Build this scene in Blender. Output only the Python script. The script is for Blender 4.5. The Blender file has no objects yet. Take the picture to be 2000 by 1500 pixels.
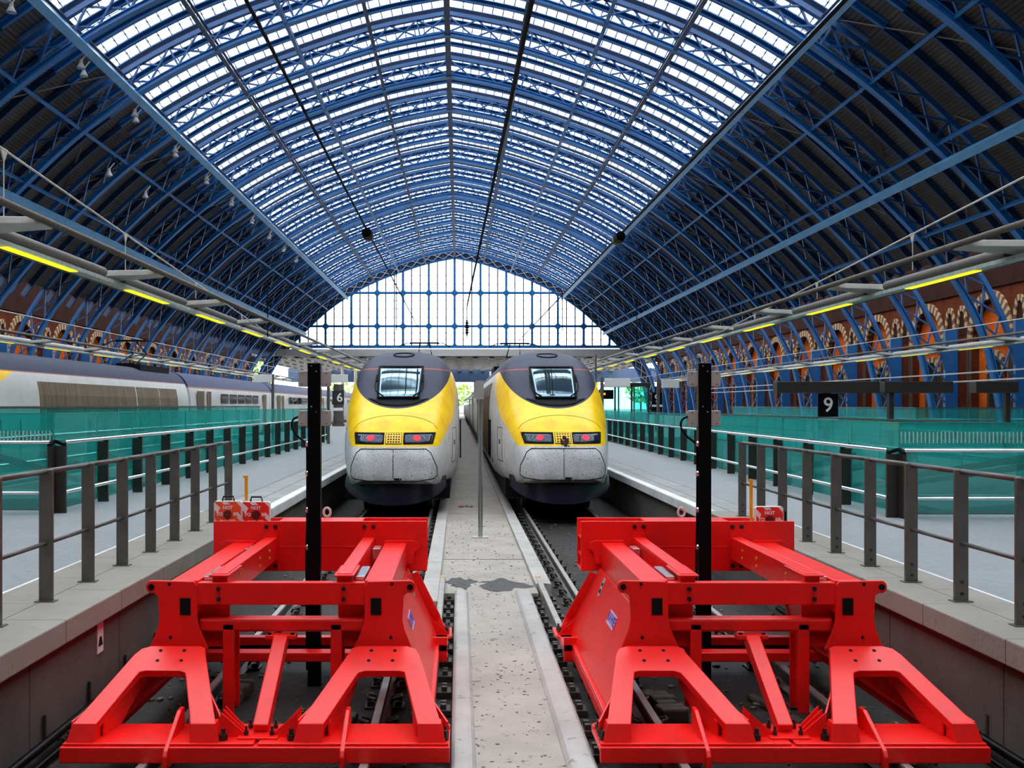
import bpy, bmesh, math, random
from mathutils import Vector, Matrix
from mathutils.bvhtree import BVHTree

random.seed(7)
S = bpy.context.scene
COL = S.collection

# ---------------------------------------------------------------- camera, sky, exposure
cam_data = bpy.data.cameras.new('camera')
cam = bpy.data.objects.new('camera', cam_data)
COL.objects.link(cam)
cam.location = (0, 0, 1.68)
cam.rotation_euler = (math.pi / 2, 0, 0)
cam_data.sensor_width = 36
cam_data.lens = 36 * 1900 / 2000
cam_data.shift_x = (1000 - 897) / 2000
cam_data.shift_y = (792 - 750) / 2000
cam_data.clip_end = 2000
S.camera = cam

world = bpy.data.worlds.new('overcast_sky')
S.world = world
world.use_nodes = True
wn = world.node_tree
bg = wn.nodes['Background']
bg.inputs[0].default_value = (0.92, 0.96, 1.0, 1)
bg.inputs[1].default_value = 4.6

S.view_settings.view_transform = 'Standard'
S.view_settings.look = 'None'
S.view_settings.gamma = 1
S.view_settings.exposure = 0.6
S.view_settings.use_curve_mapping = False
S.cycles.max_bounces = 10
S.cycles.diffuse_bounces = 4
S.cycles.glossy_bounces = 3
S.cycles.transparent_max_bounces = 24
S.cycles.caustics_reflective = False
S.cycles.caustics_refractive = False

# ---------------------------------------------------------------- helpers
def pchip(xs, ys):
    n = len(xs)
    h = [xs[i + 1] - xs[i] for i in range(n - 1)]
    d = [(ys[i + 1] - ys[i]) / h[i] for i in range(n - 1)]
    m = [d[0]] + [0 if d[i - 1] * d[i] <= 0 else 2 * d[i - 1] * d[i] / (d[i - 1] + d[i]) for i in range(1, n - 1)] + [d[-1]]
    def f(x):
        if x <= xs[0]: return ys[0]
        if x >= xs[-1]: return ys[-1]
        i = max(k for k in range(n - 1) if xs[k] <= x)
        t = (x - xs[i]) / h[i]
        return ((2*t**3 - 3*t*t + 1) * ys[i] + (t**3 - 2*t*t + t) * h[i] * m[i] + (-2*t**3 + 3*t*t) * ys[i+1] + (t**3 - t*t) * h[i] * m[i+1])
    return f

def worldloc(o):
    v = Vector((0, 0, 0))
    while o is not None:
        v += o.location
        o = o.parent
    return v

class MB:
    def __init__(self):
        self.v = []; self.f = []; self.mi = []; self.cur = 0
    def face(self, idx):
        self.f.append(tuple(idx)); self.mi.append(self.cur)
    def add(self, verts, faces):
        b = len(self.v)
        self.v += [Vector(p) for p in verts]
        for f in faces: self.face([b + i for i in f])
        return self
    def boxb(self, x0, x1, y0, y1, z0, z1):
        return self.add([(x0,y0,z0),(x1,y0,z0),(x1,y1,z0),(x0,y1,z0),(x0,y0,z1),(x1,y0,z1),(x1,y1,z1),(x0,y1,z1)],
                        [(0,3,2,1),(4,5,6,7),(0,1,5,4),(1,2,6,5),(2,3,7,6),(3,0,4,7)])
    def box(self, cx, cy, cz, sx, sy, sz):
        return self.boxb(cx-sx/2, cx+sx/2, cy-sy/2, cy+sy/2, cz-sz/2, cz+sz/2)
    def beam(self, p, q, w, h, up=(0,0,1)):
        p = Vector(p); q = Vector(q); d = (q - p).normalized(); up = Vector(up)
        if abs(d.dot(up)) > .999: up = Vector((0,1,0))
        s = d.cross(up).normalized() * (w/2); u = s.cross(d).normalized() * (h/2)
        return self.add([p-s-u,p+s-u,p+s+u,p-s+u,q-s-u,q+s-u,q+s+u,q-s+u],
                        [(0,1,2,3),(4,7,6,5),(0,4,5,1),(1,5,6,2),(2,6,7,3),(3,7,4,0)])
    def sweep(self, prof, path, frames, closed=True, cap=True):
        """prof: list of (a,b); frames: list of (A,B) vectors per path point"""
        n = len(prof); b = len(self.v)
        for P, (A, B) in zip(path, frames):
            for a, c in prof: self.v.append(Vector(P) + A*a + B*c)
        for i in range(len(path)-1):
            for j in range(n if closed else n-1):
                k = (j+1) % n
                self.face((b+i*n+j, b+i*n+k, b+(i+1)*n+k, b+(i+1)*n+j))
        if cap and closed:
            self.face([b+j for j in range(n)][::-1])
            self.face([b+(len(path)-1)*n+j for j in range(n)])
        return self
    def tube(self, pts, r, n=8, cap=True):
        pts = [Vector(p) for p in pts]; fr = []
        for i, p in enumerate(pts):
            d = (pts[min(i+1, len(pts)-1)] - pts[max(i-1, 0)]).normalized()
            up = Vector((0,0,1)) if abs(d.z) < .95 else Vector((0,1,0))
            A = d.cross(up).normalized(); fr.append((A, A.cross(d).normalized()))
        return self.sweep([(r*math.cos(2*math.pi*k/n), r*math.sin(2*math.pi*k/n)) for k in range(n)], pts, fr, True, cap)
    def prism(self, poly, fn, a, b):
        """fn(u,v,w)->xyz ; extrude poly from w=a to w=b"""
        n = len(poly); k = len(self.v)
        self.v += [Vector(fn(u,v,a)) for u,v in poly] + [Vector(fn(u,v,b)) for u,v in poly]
        self.face([k+i for i in range(n)][::-1]); self.face([k+n+i for i in range(n)])
        for i in range(n):
            j = (i+1) % n
            self.face((k+i, k+j, k+n+j, k+n+i))
        return self
    def cyl(self, c, axis, r, h, n=12):
        c = Vector(c); ax = Vector(axis).normalized()
        return self.tube([c - ax*h/2, c + ax*h/2], r, n)
    def sphere(self, c, rx, ry=None, rz=None, nu=10, nv=6):
        ry = ry or rx; rz = rz or rx; b = len(self.v)
        for i in range(nv+1):
            t = math.pi*i/nv
            for j in range(nu):
                p = 2*math.pi*j/nu
                self.v.append(Vector((c[0]+rx*math.sin(t)*math.cos(p), c[1]+ry*math.sin(t)*math.sin(p), c[2]+rz*math.cos(t))))
        for i in range(nv):
            for j in range(nu):
                k = (j+1) % nu
                self.face((b+i*nu+j, b+i*nu+k, b+(i+1)*nu+k, b+(i+1)*nu+j))
        return self
    def mesh(self, name, off, mats, smooth):
        me = bpy.data.meshes.new(name)
        me.from_pydata([tuple(p - off) for p in self.v], [], self.f)
        for m in mats: me.materials.append(m)
        if len(mats) > 1:
            me.polygons.foreach_set('material_index', self.mi)
        bm = bmesh.new(); bm.from_mesh(me)
        bmesh.ops.remove_doubles(bm, verts=bm.verts, dist=1e-5)
        bmesh.ops.recalc_face_normals(bm, faces=bm.faces)
        bm.to_mesh(me); bm.free()
        if smooth:
            me.polygons.foreach_set('use_smooth', [True]*len(me.polygons))
        me.update()
        return me
    def build(self, name, mat, parent=None, smooth=False, bevel=0, loc=None):
        mats = mat if isinstance(mat, (list, tuple)) else [mat]
        off = worldloc(parent) if parent is not None else Vector((0,0,0))
        if loc is not None: off = off + (Vector(loc) - off)
        me = self.mesh(name, off, mats, smooth)
        o = bpy.data.objects.new(name, me); COL.objects.link(o)
        if parent is not None:
            o.parent = parent
            if loc is not None: o.location = Vector(loc) - worldloc(parent)
        elif loc is not None: o.location = loc
        if bevel:
            md = o.modifiers.new('soft_edges', 'BEVEL'); md.width = bevel; md.segments = 2; md.limit_method = 'ANGLE'
        if smooth == 'auto':
            try:
                me.set_sharp_from_angle(angle=math.radians(38))
            except Exception: pass
        return o

def tag(o, label=None, cat=None, group=None, kind=None):
    if label: o['label'] = label
    if cat: o['category'] = cat
    if group: o['group'] = group
    if kind: o['kind'] = kind
    return o

def thing(name, loc, label, cat, group=None, kind=None):
    o = bpy.data.objects.new(name, None); COL.objects.link(o); o.location = loc
    o.empty_display_size = .2
    return tag(o, label, cat, group, kind)

def dup(o, parent=None, loc=None, label=None, group=None):
    c = o.copy(); COL.objects.link(c)
    if parent is not None: c.parent = parent
    if loc is not None: c.location = loc
    if label: c['label'] = label
    if group: c['group'] = group
    for ch in list(o.children): dup(ch, c)
    return c

def text_mb(s, size, fn, depth=.004, align='CENTER', bold=0.0):
    """flat lettering as geometry; fn(u,v,w)->xyz"""
    cu = bpy.data.curves.new('lettering', 'FONT'); cu.body = s; cu.size = size; cu.align_x = align; cu.align_y = 'CENTER'
    cu.extrude = depth/2; cu.offset = bold; cu.resolution_u = 3
    to = bpy.data.objects.new('lettering', cu); COL.objects.link(to)
    dg = bpy.context.evaluated_depsgraph_get(); dg.update()
    me = bpy.data.meshes.new_from_object(to.evaluated_get(dg))
    mb = MB()
    mb.add([fn(v.co.x, v.co.y, v.co.z + depth/2) for v in me.vertices], [tuple(p.vertices) for p in me.polygons])
    bpy.data.objects.remove(to); bpy.data.curves.remove(cu); bpy.data.meshes.remove(me)
    return mb

# ---------------------------------------------------------------- materials
def new_mat(name):
    m = bpy.data.materials.new(name); m.use_nodes = True
    nt = m.node_tree; nt.nodes.clear()
    out = nt.nodes.new('ShaderNodeOutputMaterial')
    return m, nt, out

class G:
    def __init__(self, nt): self.nt = nt
    def link(self, a, sock):
        if hasattr(a, 'is_output'): self.nt.links.new(a, sock)
        elif isinstance(a, (tuple, list)): sock.default_value = tuple(a) + ((1,) if len(a) == 3 and sock.type == 'RGBA' else ())
        else: sock.default_value = a
    def m(self, op, a, b=0.0, c=None):
        n = self.nt.nodes.new('ShaderNodeMath'); n.operation = op
        self.link(a, n.inputs[0]); self.link(b, n.inputs[1])
        if c is not None: self.link(c, n.inputs[2])
        return n.outputs[0]
    def mix(self, f, a, b, blend='MIX'):
        n = self.nt.nodes.new('ShaderNodeMix'); n.data_type = 'RGBA'; n.blend_type = blend
        self.link(f, n.inputs[0]); self.link(a, n.inputs[6]); self.link(b, n.inputs[7])
        return n.outputs[2]
    def obj(self):
        n = self.nt.nodes.new('ShaderNodeTexCoord'); return n.outputs['Object']
    def xyz(self, v):
        n = self.nt.nodes.new('ShaderNodeSeparateXYZ'); self.nt.links.new(v, n.inputs[0]); return n.outputs
    def comb(self, x, y, z):
        n = self.nt.nodes.new('ShaderNodeCombineXYZ')
        for a, s in zip((x,y,z), n.inputs): self.link(a, s)
        return n.outputs[0]
    def noise(self, v, scale, detail=4, rough=.55):
        n = self.nt.nodes.new('ShaderNodeTexNoise'); self.link(v, n.inputs['Vector'])
        n.inputs['Scale'].default_value = scale; n.inputs['Detail'].default_value = detail; n.inputs['Roughness'].default_value = rough
        return n.outputs[0]
    def ramp(self, f, lo, hi):
        n = self.nt.nodes.new('ShaderNodeMapRange'); self.link(f, n.inputs[0])
        n.inputs[1].default_value = lo; n.inputs[2].default_value = hi; n.clamp = True
        return n.outputs[0]
    def brick(self, v, scale, w, h, mortar, c1, c2, cm):
        n = self.nt.nodes.new('ShaderNodeTexBrick'); self.link(v, n.inputs['Vector'])
        n.inputs['Color1'].default_value = (*c1,1); n.inputs['Color2'].default_value = (*c2,1); n.inputs['Mortar'].default_value = (*cm,1)
        n.inputs['Scale'].default_value = scale; n.inputs['Mortar Size'].default_value = mortar
        n.inputs['Brick Width'].default_value = w; n.inputs['Row Height'].default_value = h
        return n.outputs[0]
    def bsdf(self, col, rough=.5, metal=0.0, spec=.5, bump=None, bstr=.3, bdist=.01, coat=0):
        n = self.nt.nodes.new('ShaderNodeBsdfPrincipled')
        self.link(col, n.inputs['Base Color']); self.link(rough, n.inputs['Roughness']); self.link(metal, n.inputs['Metallic'])
        n.inputs['Specular IOR Level'].default_value = spec
        if coat: n.inputs['Coat Weight'].default_value = coat
        if bump is not None:
            b = self.nt.nodes.new('ShaderNodeBump'); b.inputs['Strength'].default_value = bstr; b.inputs['Distance'].default_value = bdist
            self.nt.links.new(bump, b.inputs['Height']); self.nt.links.new(b.outputs[0], n.inputs['Normal'])
        return n.outputs[0]

def mat(name, col, rough=.5, metal=0.0, var=.12, scale=3.0, bump=0, spec=.5, dirt=None, dirt_amt=.0, dirt_scale=6.0, bscale=None, coat=0):
    m, nt, out = new_mat(name); g = G(nt); v = g.obj()
    n = g.noise(v, scale)
    a = tuple(c*(1-var) for c in col); b = tuple(min(1,c*(1+var)) for c in col)
    c = g.mix(g.ramp(n, .3, .7), a, b)
    if dirt:
        dn = g.noise(v, dirt_scale, 8, .7)
        c = g.mix(g.m('MULTIPLY', g.ramp(dn, .5, .62), dirt_amt), c, dirt)
    bp = g.noise(v, bscale or scale*12, 6) if bump else None
    nt.links.new(g.bsdf(c, rough, metal, spec, bp, bump, coat=coat), out.inputs[0])
    return m

def emis(name, col, strength):
    m, nt, out = new_mat(name); e = nt.nodes.new('ShaderNodeEmission')
    e.inputs[0].default_value = (*col,1); e.inputs[1].default_value = strength
    nt.links.new(e.outputs[0], out.inputs[0]); return m

def glass(name, tint, body, tr=.7, gl=.08, rough=.02, translucent=False):
    m, nt, out = new_mat(name)
    t = nt.nodes.new('ShaderNodeBsdfTransparent'); t.inputs[0].default_value = (*tint,1)
    d = nt.nodes.new('ShaderNodeBsdfTranslucent' if translucent else 'ShaderNodeBsdfDiffuse'); d.inputs[0].default_value = (*body,1)
    gs = nt.nodes.new('ShaderNodeBsdfGlossy'); gs.inputs['Roughness'].default_value = rough
    m1 = nt.nodes.new('ShaderNodeMixShader'); m1.inputs[0].default_value = tr
    nt.links.new(d.outputs[0], m1.inputs[1]); nt.links.new(t.outputs[0], m1.inputs[2])
    m2 = nt.nodes.new('ShaderNodeMixShader'); m2.inputs[0].default_value = gl
    nt.links.new(m1.outputs[0], m2.inputs[1]); nt.links.new(gs.outputs[0], m2.inputs[2])
    nt.links.new(m2.outputs[0], out.inputs[0]); return m

RED = mat('red_paint', (.86,.010,.008), .33, var=.05, scale=2, spec=.5, dirt=(.45,.02,.015), dirt_amt=.25, dirt_scale=3)
BLUE = mat('blue_steel', (.006,.120,.34), .38, var=.15, scale=1.2, spec=.5)
BLUE_L = mat('pale_blue_steel', (.10,.30,.52), .35, var=.1, scale=.8)
BLUE_M = mat('mid_blue_steel', (.005,.068,.21), .42, var=.15, scale=1.2)
BLUE_D = mat('dark_blue_steel', (.006,.026,.075), .5, var=.2, scale=1)
BLACK = mat('black_paint', (.003,.003,.004), .32, var=.2, scale=8, spec=.12)
DARK = mat('near_black', (.004,.004,.005), .7, var=.2, spec=.15)
STEEL = mat('brushed_steel', (.50,.51,.52), .28, .9, var=.1, scale=6)
STEEL_L = mat('bright_steel', (.80,.81,.82), .22, .9, var=.05, scale=6)
POSTM = mat('grey_brown_steel', (.12,.112,.10), .42, .35, var=.15, scale=5)
POSTD = mat('dark_brown_steel', (.030,.027,.023), .45, .2, var=.15)
TUBE = mat('taupe_paint', (.115,.098,.082), .5, .1, var=.18, scale=14)
FIN = mat('pale_grey_paint', (.52,.50,.46), .5, var=.08, scale=5)
GREYBOX = mat('grey_plastic', (.38,.36,.33), .45, var=.06)
WHITE = mat('white_paint', (.80,.80,.78), .5, var=.04)
RAILM = mat('rail_steel', (.15,.135,.12), .4, .5, var=.3, scale=6, dirt=(.05,.035,.025), dirt_amt=.7, dirt_scale=5)
RAILTOP = mat('worn_rail_steel', (.46,.44,.41), .35, .6, var=.2, scale=6)
CLIP = mat('oily_iron', (.055,.047,.038), .45, .3, var=.4, scale=15)
BOLT = mat('dark_bolt', (.05,.045,.04), .35, .7, var=.3, scale=20)
YELLOW_P = mat('yellow_paint', (.80,.36,.01), .45, var=.1)
YLAMP = emis('yellow_lamp', (1.0,.86,.02), .95)
WOOD = mat('old_timber', (.07,.058,.045), .8, var=.4, scale=8, bump=.6)

def concrete(name, col, var=.18, flecks=(.06,.055,.05), amt=.8, joints=None, fl=(.60,.66)):
    m, nt, out = new_mat(name); g = G(nt); v = g.obj()
    n = g.noise(v, 1.3, 8, .65)
    c = g.mix(g.ramp(n, .3, .7), tuple(x*(1-var) for x in col), tuple(min(1,x*(1+var)) for x in col))
    fn = g.noise(v, 9, 5, .7)
    c = g.mix(g.m('MULTIPLY', g.ramp(fn, *fl), amt), c, flecks)
    if joints:
        s = g.xyz(v); jw, jl, jm, axis = joints
        vec = g.comb(s[1], s[2 if axis == 'z' else 0], 0)
        b = g.brick(vec, 1, jl, jw, jm, (1,1,1), (.9,.9,.9), (.25,.24,.23))
        c = g.mix(1.0, c, b, 'MULTIPLY')
    bp = g.noise(v, 30, 8)
    nt.links.new(g.bsdf(c, .75, 0, .35, bp, .35), out.inputs[0]); return m

WALK = concrete('walkway_concrete', (.36,.325,.28), flecks=(.07,.06,.055))
KERB = concrete('kerb_concrete', (.42,.40,.37), amt=.5)
BED = concrete('trackbed', (.019,.017,.015), var=.5, flecks=(.08,.065,.045), amt=.7, fl=(.56,.66))
PLAT = concrete('platform_terrazzo', (.26,.27,.275), var=.06, flecks=(.20,.22,.24), amt=.6, fl=(.5,.6))
PLINTH = concrete('plinth_stone', (.29,.27,.235), var=.12, amt=.25, joints=(.6,1.25,.006,'x'))
PAVE = concrete('paving_slabs', (.31,.31,.30), var=.12, amt=.25, joints=(.45,.9,.012,'x'))
WALLC = concrete('wall_concrete', (.12,.108,.095), var=.25, amt=.4, joints=(3.0,1.9,.01,'z'))
GROUND = concrete('outside_ground', (.16,.16,.15))
COPING = concrete('white_coping', (.66,.66,.65), amt=.25)

def brick_mat(name, c1, c2, cm):
    m, nt, out = new_mat(name); g = G(nt); s = g.xyz(g.obj())
    b = g.brick(g.comb(s[1], s[2], 0), 1, .225, .075, .008, c1, c2, cm)
    n = g.noise(g.obj(), .7, 6, .6)
    c = g.mix(g.ramp(n, .35, .75), b, g.mix(1.0, b, (.55,.5,.5), 'MULTIPLY'))
    nt.links.new(g.bsdf(c, .95, 0, .06), out.inputs[0]); return m
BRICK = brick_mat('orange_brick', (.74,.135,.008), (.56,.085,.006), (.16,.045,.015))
BRICK_M = brick_mat('shaded_brick', (.13,.024,.007), (.085,.018,.006), (.035,.015,.01))  # spandrel brick darkened, shade of the roof put into its colour
BRICK_D = brick_mat('dark_and_shaded_brick', (.040,.012,.008), (.028,.009,.006), (.015,.008,.006))  # darkest brick; on the upper band it paints in the roof's shade
STONE_C = mat('cream_stone', (.30,.18,.065), .7, var=.15, scale=3)
STONE_B = mat('brown_stone', (.05,.022,.012), .8, var=.2)
SHAFT = mat('dark_shaft', (.035,.018,.012), .5)

def board_mat():
    m, nt, out = new_mat('roof_boards'); g = G(nt); s = g.xyz(g.obj())
    b = g.brick(g.comb(s[1], g.m('MULTIPLY', s[2], 1.0), 0), 1, 6.0, .16, .012, (.115,.092,.078), (.085,.07,.06), (.015,.012,.012))
    nt.links.new(g.bsdf(b, .8, 0, .25), out.inputs[0]); return m
BOARDS = board_mat()

ROOFGLASS = glass('roof_glass', (.96,.98,1.0), (.9,.95,1.0), .80, .04, .05, True)
GABLEGLASS = glass('gable_glass', (.98,.99,1.0), (.9,.95,1.0), .90, .04, .02, True)
TEAL = glass('teal_glass', (.52,.91,.88), (.05,.60,.57), .77, .07, .03)
TEAL_E = mat('glass_edge', (.02,.30,.26), .2)
LAMPGLASS = mat('pale_green_glass', (.42,.50,.46), .2, var=.15, scale=8)

# ---------------------------------------------------------------- roof of the shed
RIDGE_X = -0.85
BAY = 8.94
RIBK = list(range(-2, 21))
def rib_y(k): return BAY * (k - .07)
Y_END = rib_y(20); Y_BEG = rib_y(-2)
half = [(0,28.62),(4.85,27.62),(9.85,26.02),(14.6,24.2),(19.0,21.9),(23.3,18.9),(27.05,15.45),(30.2,12.2),(32.7,9.0),(34.3,5.6),(35.25,1.2),(35.4,-.95)]
def catmull(P, sub=8):
    out = []
    for i in range(len(P)-1):
        p0 = P[max(i-1,0)]; p1 = P[i]; p2 = P[i+1]; p3 = P[min(i+2,len(P)-1)]
        if i == 0: p0 = tuple(2*a-b for a, b in zip(p1, p2))
        for s in range(sub):
            t = s/sub
            out.append(tuple(.5*(2*b + (c-a)*t + (2*a-5*b+4*c-d)*t*t + (3*b-a-3*c+d)*t**3) for a,b,c,d in zip(p0,p1,p2,p3)))
    out.append(P[-1]); return out
def resample(P, step):
    L = [0]
    for a, b in zip(P, P[1:]): L.append(L[-1] + math.dist(a,b))
    n = max(2, round(L[-1]/step)); out = []; j = 0
    for i in range(n+1):
        s = L[-1]*i/n
        while j < len(L)-2 and L[j+1] < s: j += 1
        t = (s-L[j])/max(1e-9, L[j+1]-L[j])
        out.append(tuple(a+(b-a)*t for a,b in zip(P[j],P[j+1])))
    return out
RIGHT = resample(catmull(half), 1.0)         # ridge -> springing, 2D (w, z)
def side_normals(P):
    N = []
    for i in range(len(P)):
        a = P[max(i-1,0)]; b = P[min(i+1,len(P)-1)]
        dx, dz = b[0]-a[0], b[1]-a[1]; l = math.hypot(dx,dz)
        N.append((-dz/l, dx/l) if True else None)
    N = [(abs(nx), abs(nz)) for nx, nz in N]
    N[0] = (0.0, 1.0)
    return N
RN = side_normals(RIGHT)
FULL = [(-w, z, -nx, nz) for (w,z),(nx,nz) in list(zip(RIGHT,RN))[::-1]] + [(w,z,nx,nz) for (w,z),(nx,nz) in list(zip(RIGHT,RN))[1:]]
def apt(e, y, off):       # e=(w,z,nx,nz)
    return Vector((RIDGE_X + e[0] + e[2]*off, y, e[1] + e[3]*off))
def arch_sweep(mb, pts, y, off0, off1, wy):
    path = [apt(e, y, 0) for e in pts]
    fr = [(Vector((0,1,0)), Vector((e[2],0,e[3]))) for e in pts]
    return mb.sweep([(-wy/2,off0),(wy/2,off0),(wy/2,off1),(-wy/2,off1)], path, fr)
GLZ_W = 22.2
GLZ = [e for e in FULL if abs(e[0]) <= GLZ_W]
SIDE = {s: [e for e in FULL if e[0]*s >= 19.6 and e[1] > 9.5] for s in (-1,1)}

roof = thing('ceiling', (RIDGE_X, 0, 0), 'vaulted blue iron train shed roof, glazed along its crown and boarded down both sides', 'roof', kind='structure')

# main ribs
mb = MB(); arch_sweep(mb, FULL, 0, -.05, .02, .50); arch_sweep(mb, FULL, 0, .02, .26, .16)
arch_sweep(mb, FULL, 0, .24, .30, .36)
r0 = mb.build('arch_rib', BLUE, roof, loc=(RIDGE_X, rib_y(RIBK[0]), 0)) if False else None
def at_y0(mb, name, m, par, smooth=False):
    o = mb.build(name, m, None, smooth); me = o.data
    me.transform(Matrix.Translation((-RIDGE_X,0,0))); o.parent = par; return o
rib = at_y0(mb, 'arch_rib', BLUE_L if False else BLUE, roof)
mb = MB(); arch_sweep(mb, FULL, 0, 1.5, 1.78, .34)
up = at_y0(mb, 'upper_chord', BLUE_M, rib)
mb = MB()
for i in range(0, len(FULL)-2, 2):
    a, b = FULL[i], FULL[i+2]
    for dy, (o0, o1) in ((-.06,(.25,1.55)), (.06,(1.55,.25))):
        mb.beam(apt(a,dy,o0), apt(b,dy,o1), .10, .13, (0,1,0))
    if i % 8 == 0: mb.beam(apt(a,0,.25), apt(a,0,1.55), .12, .12, (0,1,0))
lat = at_y0(mb, 'lattice_web', BLUE_M, rib)
rib.location.y = rib_y(RIBK[0])
for k in RIBK[1:]:
    c = dup(rib, roof); c.location.y = rib_y(k)

# intermediate ribs (three a bay)
mb = MB(); arch_sweep(mb, [e for e in FULL if abs(e[0]) < GLZ_W+.6], 0, 1.80, 1.97, .12); arch_sweep(mb, [e for e in FULL if abs(e[0]) < GLZ_W+.6], 0, 1.77, 1.80, .22)
ir = at_y0(mb, 'intermediate_rib', BLUE, roof)
mb = MB()
for sd in (-1,1):
    arch_sweep(mb, [e for e in FULL if e[0]*sd >= GLZ_W-.6 and e[1] > 9.0], 0, 1.68, 2.05, .16); arch_sweep(mb, [e for e in FULL if e[0]*sd >= GLZ_W-.6 and e[1] > 9.0], 0, 1.62, 1.68, .30)
at_y0(mb, 'shaded_side_rafter', BLUE_D, ir)  # sides darker than the lit crown run, light and shade painted in
first = True
for k in RIBK[:-1]:
    for j in (1,2,3):
        y = rib_y(k) + BAY*j/4
        if first: ir.location.y = y; first = False
        else: dup(ir, roof).location.y = y

# glazed bays
gl, bars, gut = MB(), MB(), MB()
gp = resample([(e[0], e[1]) for e in GLZ], .72)
gpe = []
for i, (w,z) in enumerate(gp):
    a = gp[max(i-1,0)]; b = gp[min(i+1,len(gp)-1)]
    dx, dz = b[0]-a[0], b[1]-a[1]; l = math.hypot(dx,dz); nx, nz = -dz/l, dx/l
    if nz < 0: nx, nz = -nx, -nz
    gpe.append((w,z,nx,nz))
for j in range(4):
    y0 = BAY*j/4; y1 = y0 + BAY/4; ym = (y0+y1)/2
    A = [apt(e,y0+.12,2.02) for e in gpe]; R = [apt(e,ym,3.15) for e in gpe]; B = [apt(e,y1-.12,2.02) for e in gpe]
    for i in range(len(gpe)-1):
        gl.add([A[i],A[i+1],R[i+1],R[i]], [(0,1,2,3)]); gl.add([R[i],R[i+1],B[i+1],B[i]], [(0,1,2,3)])
    for q in (0,-1): bars.add([A[q],R[q],B[q]], [(0,1,2)])
    for i in range(len(gpe)):
        up_ = (gpe[i][2],0,gpe[i][3])
        bars.beam(A[i], R[i], .065, .05, up_); bars.beam(R[i], B[i], .065, .05, up_)
    arch_sweep(bars, gpe, ym, 3.06, 3.18, .10)
    for yy in (y0+.60, y1-.60): arch_sweep(bars, gpe, yy, 2.50, 2.54, .05)
    arch_sweep(gut, gpe, y0, 1.96, 2.02, .78)
glb = at_y0(gl, 'roof_glazing', ROOFGLASS, roof)
brb = at_y0(bars, 'glazing_bars', BLUE_D, glb); gtb = at_y0(gut, 'valley_gutter', BLUE_M, glb)
glb.location.y = rib_y(RIBK[0])
for k in RIBK[1:-1]:
    dup(glb, roof).location.y = rib_y(k)

# boarded sides, diagonal wind braces
for s, nm in ((-1,'left'),(1,'right')):
    mb = MB(); E = SIDE[s]
    mb.sweep([(0,2.05),(Y_END-Y_BEG,2.05),(Y_END-Y_BEG,2.20),(0,2.20)], [apt(e,Y_BEG,0) for e in E], [(Vector((0,1,0)), Vector((e[2],0,e[3]))) for e in E])
    mb.build('roof_boarding', BOARDS, roof)
    mb = MB(); E2 = E
    for k in RIBK[:-1]:
        for a, b in ((0,len(E2)//2),(len(E2)//2,len(E2)-1)):
            fl = k % 2 == 0
            mb.beam(apt(E2[a],rib_y(k)+(0 if fl else BAY),2.0), apt(E2[b],rib_y(k)+(BAY if fl else 0),2.0), .12,.06)
    mb.build('wind_brace', TUBE, roof)

# longitudinal purlins: where the arch meets a given slope from the eye
def arch_ratio(r):
    for a, b in zip(RIGHT, RIGHT[1:]):
        fa = a[0] - r*(a[1]-1.68); fb = b[0] - r*(b[1]-1.68)
        if fa <= 0 <= fb:
            t = -fa/(fb-fa); w = a[0]+(b[0]-a[0])*t; z = a[1]+(b[1]-a[1])*t
            dx, dz = b[0]-a[0], b[1]-a[1]; l = math.hypot(dx,dz)
            return (w, z, -dz/l, dx/l)
def purlin(e, off, w, h, m, name):
    P = apt(e, 0, off); n = Vector((e[2],0,e[3])); t = Vector((n.z,0,-n.x)); mb = MB()
    c = [P + t*a + n*b for a, b in ((-w/2,-h/2),(w/2,-h/2),(w/2,h/2),(-w/2,h/2))]
    mb.add([p + Vector((0,Y_BEG,0)) for p in c] + [p + Vector((0,Y_END,0)) for p in c],
           [(3,2,1,0),(4,5,6,7),(0,1,5,4),(1,2,6,5),(2,3,7,6),(3,0,4,7)])
    return mb.build(name, m, roof)
purlin(FULL[len(RIGHT)-1], .12, .42, .30, BLUE_D, 'ridge_purlin')
for s in (-1,1):
    for r in (.205,.42,.645):
        e = arch_ratio(r); e = (e[0]*s, e[1], e[2]*s, e[3])
        purlin(e, .10, .26, .26, BLUE_D if r != .42 else BLUE, 'purlin')
        purlin(e, 1.6, .16, .16, BLUE_D, 'purlin')
    e = arch_ratio(1.0); e = (e[0]*s, e[1], e[2]*s, e[3])
    purlin(e, -.22, .48, .34, BLUE_L, 'gutter_beam'); purlin(e, .9, .12, .14, BLUE_D, 'purlin'); purlin(e, 1.6, .2, .2, BLUE_D, 'purlin')
    for r, b in ((1.33,0),(1.9,0),(2.85,0)):
        e = arch_ratio(r); e = (e[0]*s, e[1], e[2]*s, e[3])
        for o in (.14,.42): purlin(e, o, .12, .10, BLUE, 'purlin')
    e = arch_ratio(2.06); e = (e[0]*s, e[1], e[2]*s, e[3])
    purlin(e, -.30, .42, .42, BLUE_L, 'walkway_beam')

# dark backing behind the last rib's lattice
mb = MB(); E = FULL
mb.sweep([(0,.3),(.08,.3),(.08,2.3),(0,2.3)], [apt(e, Y_END+.35, 0) for e in E], [(Vector((0,1,0)), Vector((e[2],0,e[3]))) for e in E])
mb.build('end_board', BLUE_D, roof)
mb = MB()
for i in range(0, len(FULL)-2, 2):
    a, b = FULL[i], FULL[i+2]
    mb.beam(apt(a,Y_END-.28,.25), apt(b,Y_END-.28,1.5), .06, .12, (0,1,0)); mb.beam(apt(a,Y_END-.22,1.5), apt(b,Y_END-.22,.25), .06, .12, (0,1,0))
mb.build('end_lattice', FIN, roof)

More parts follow.
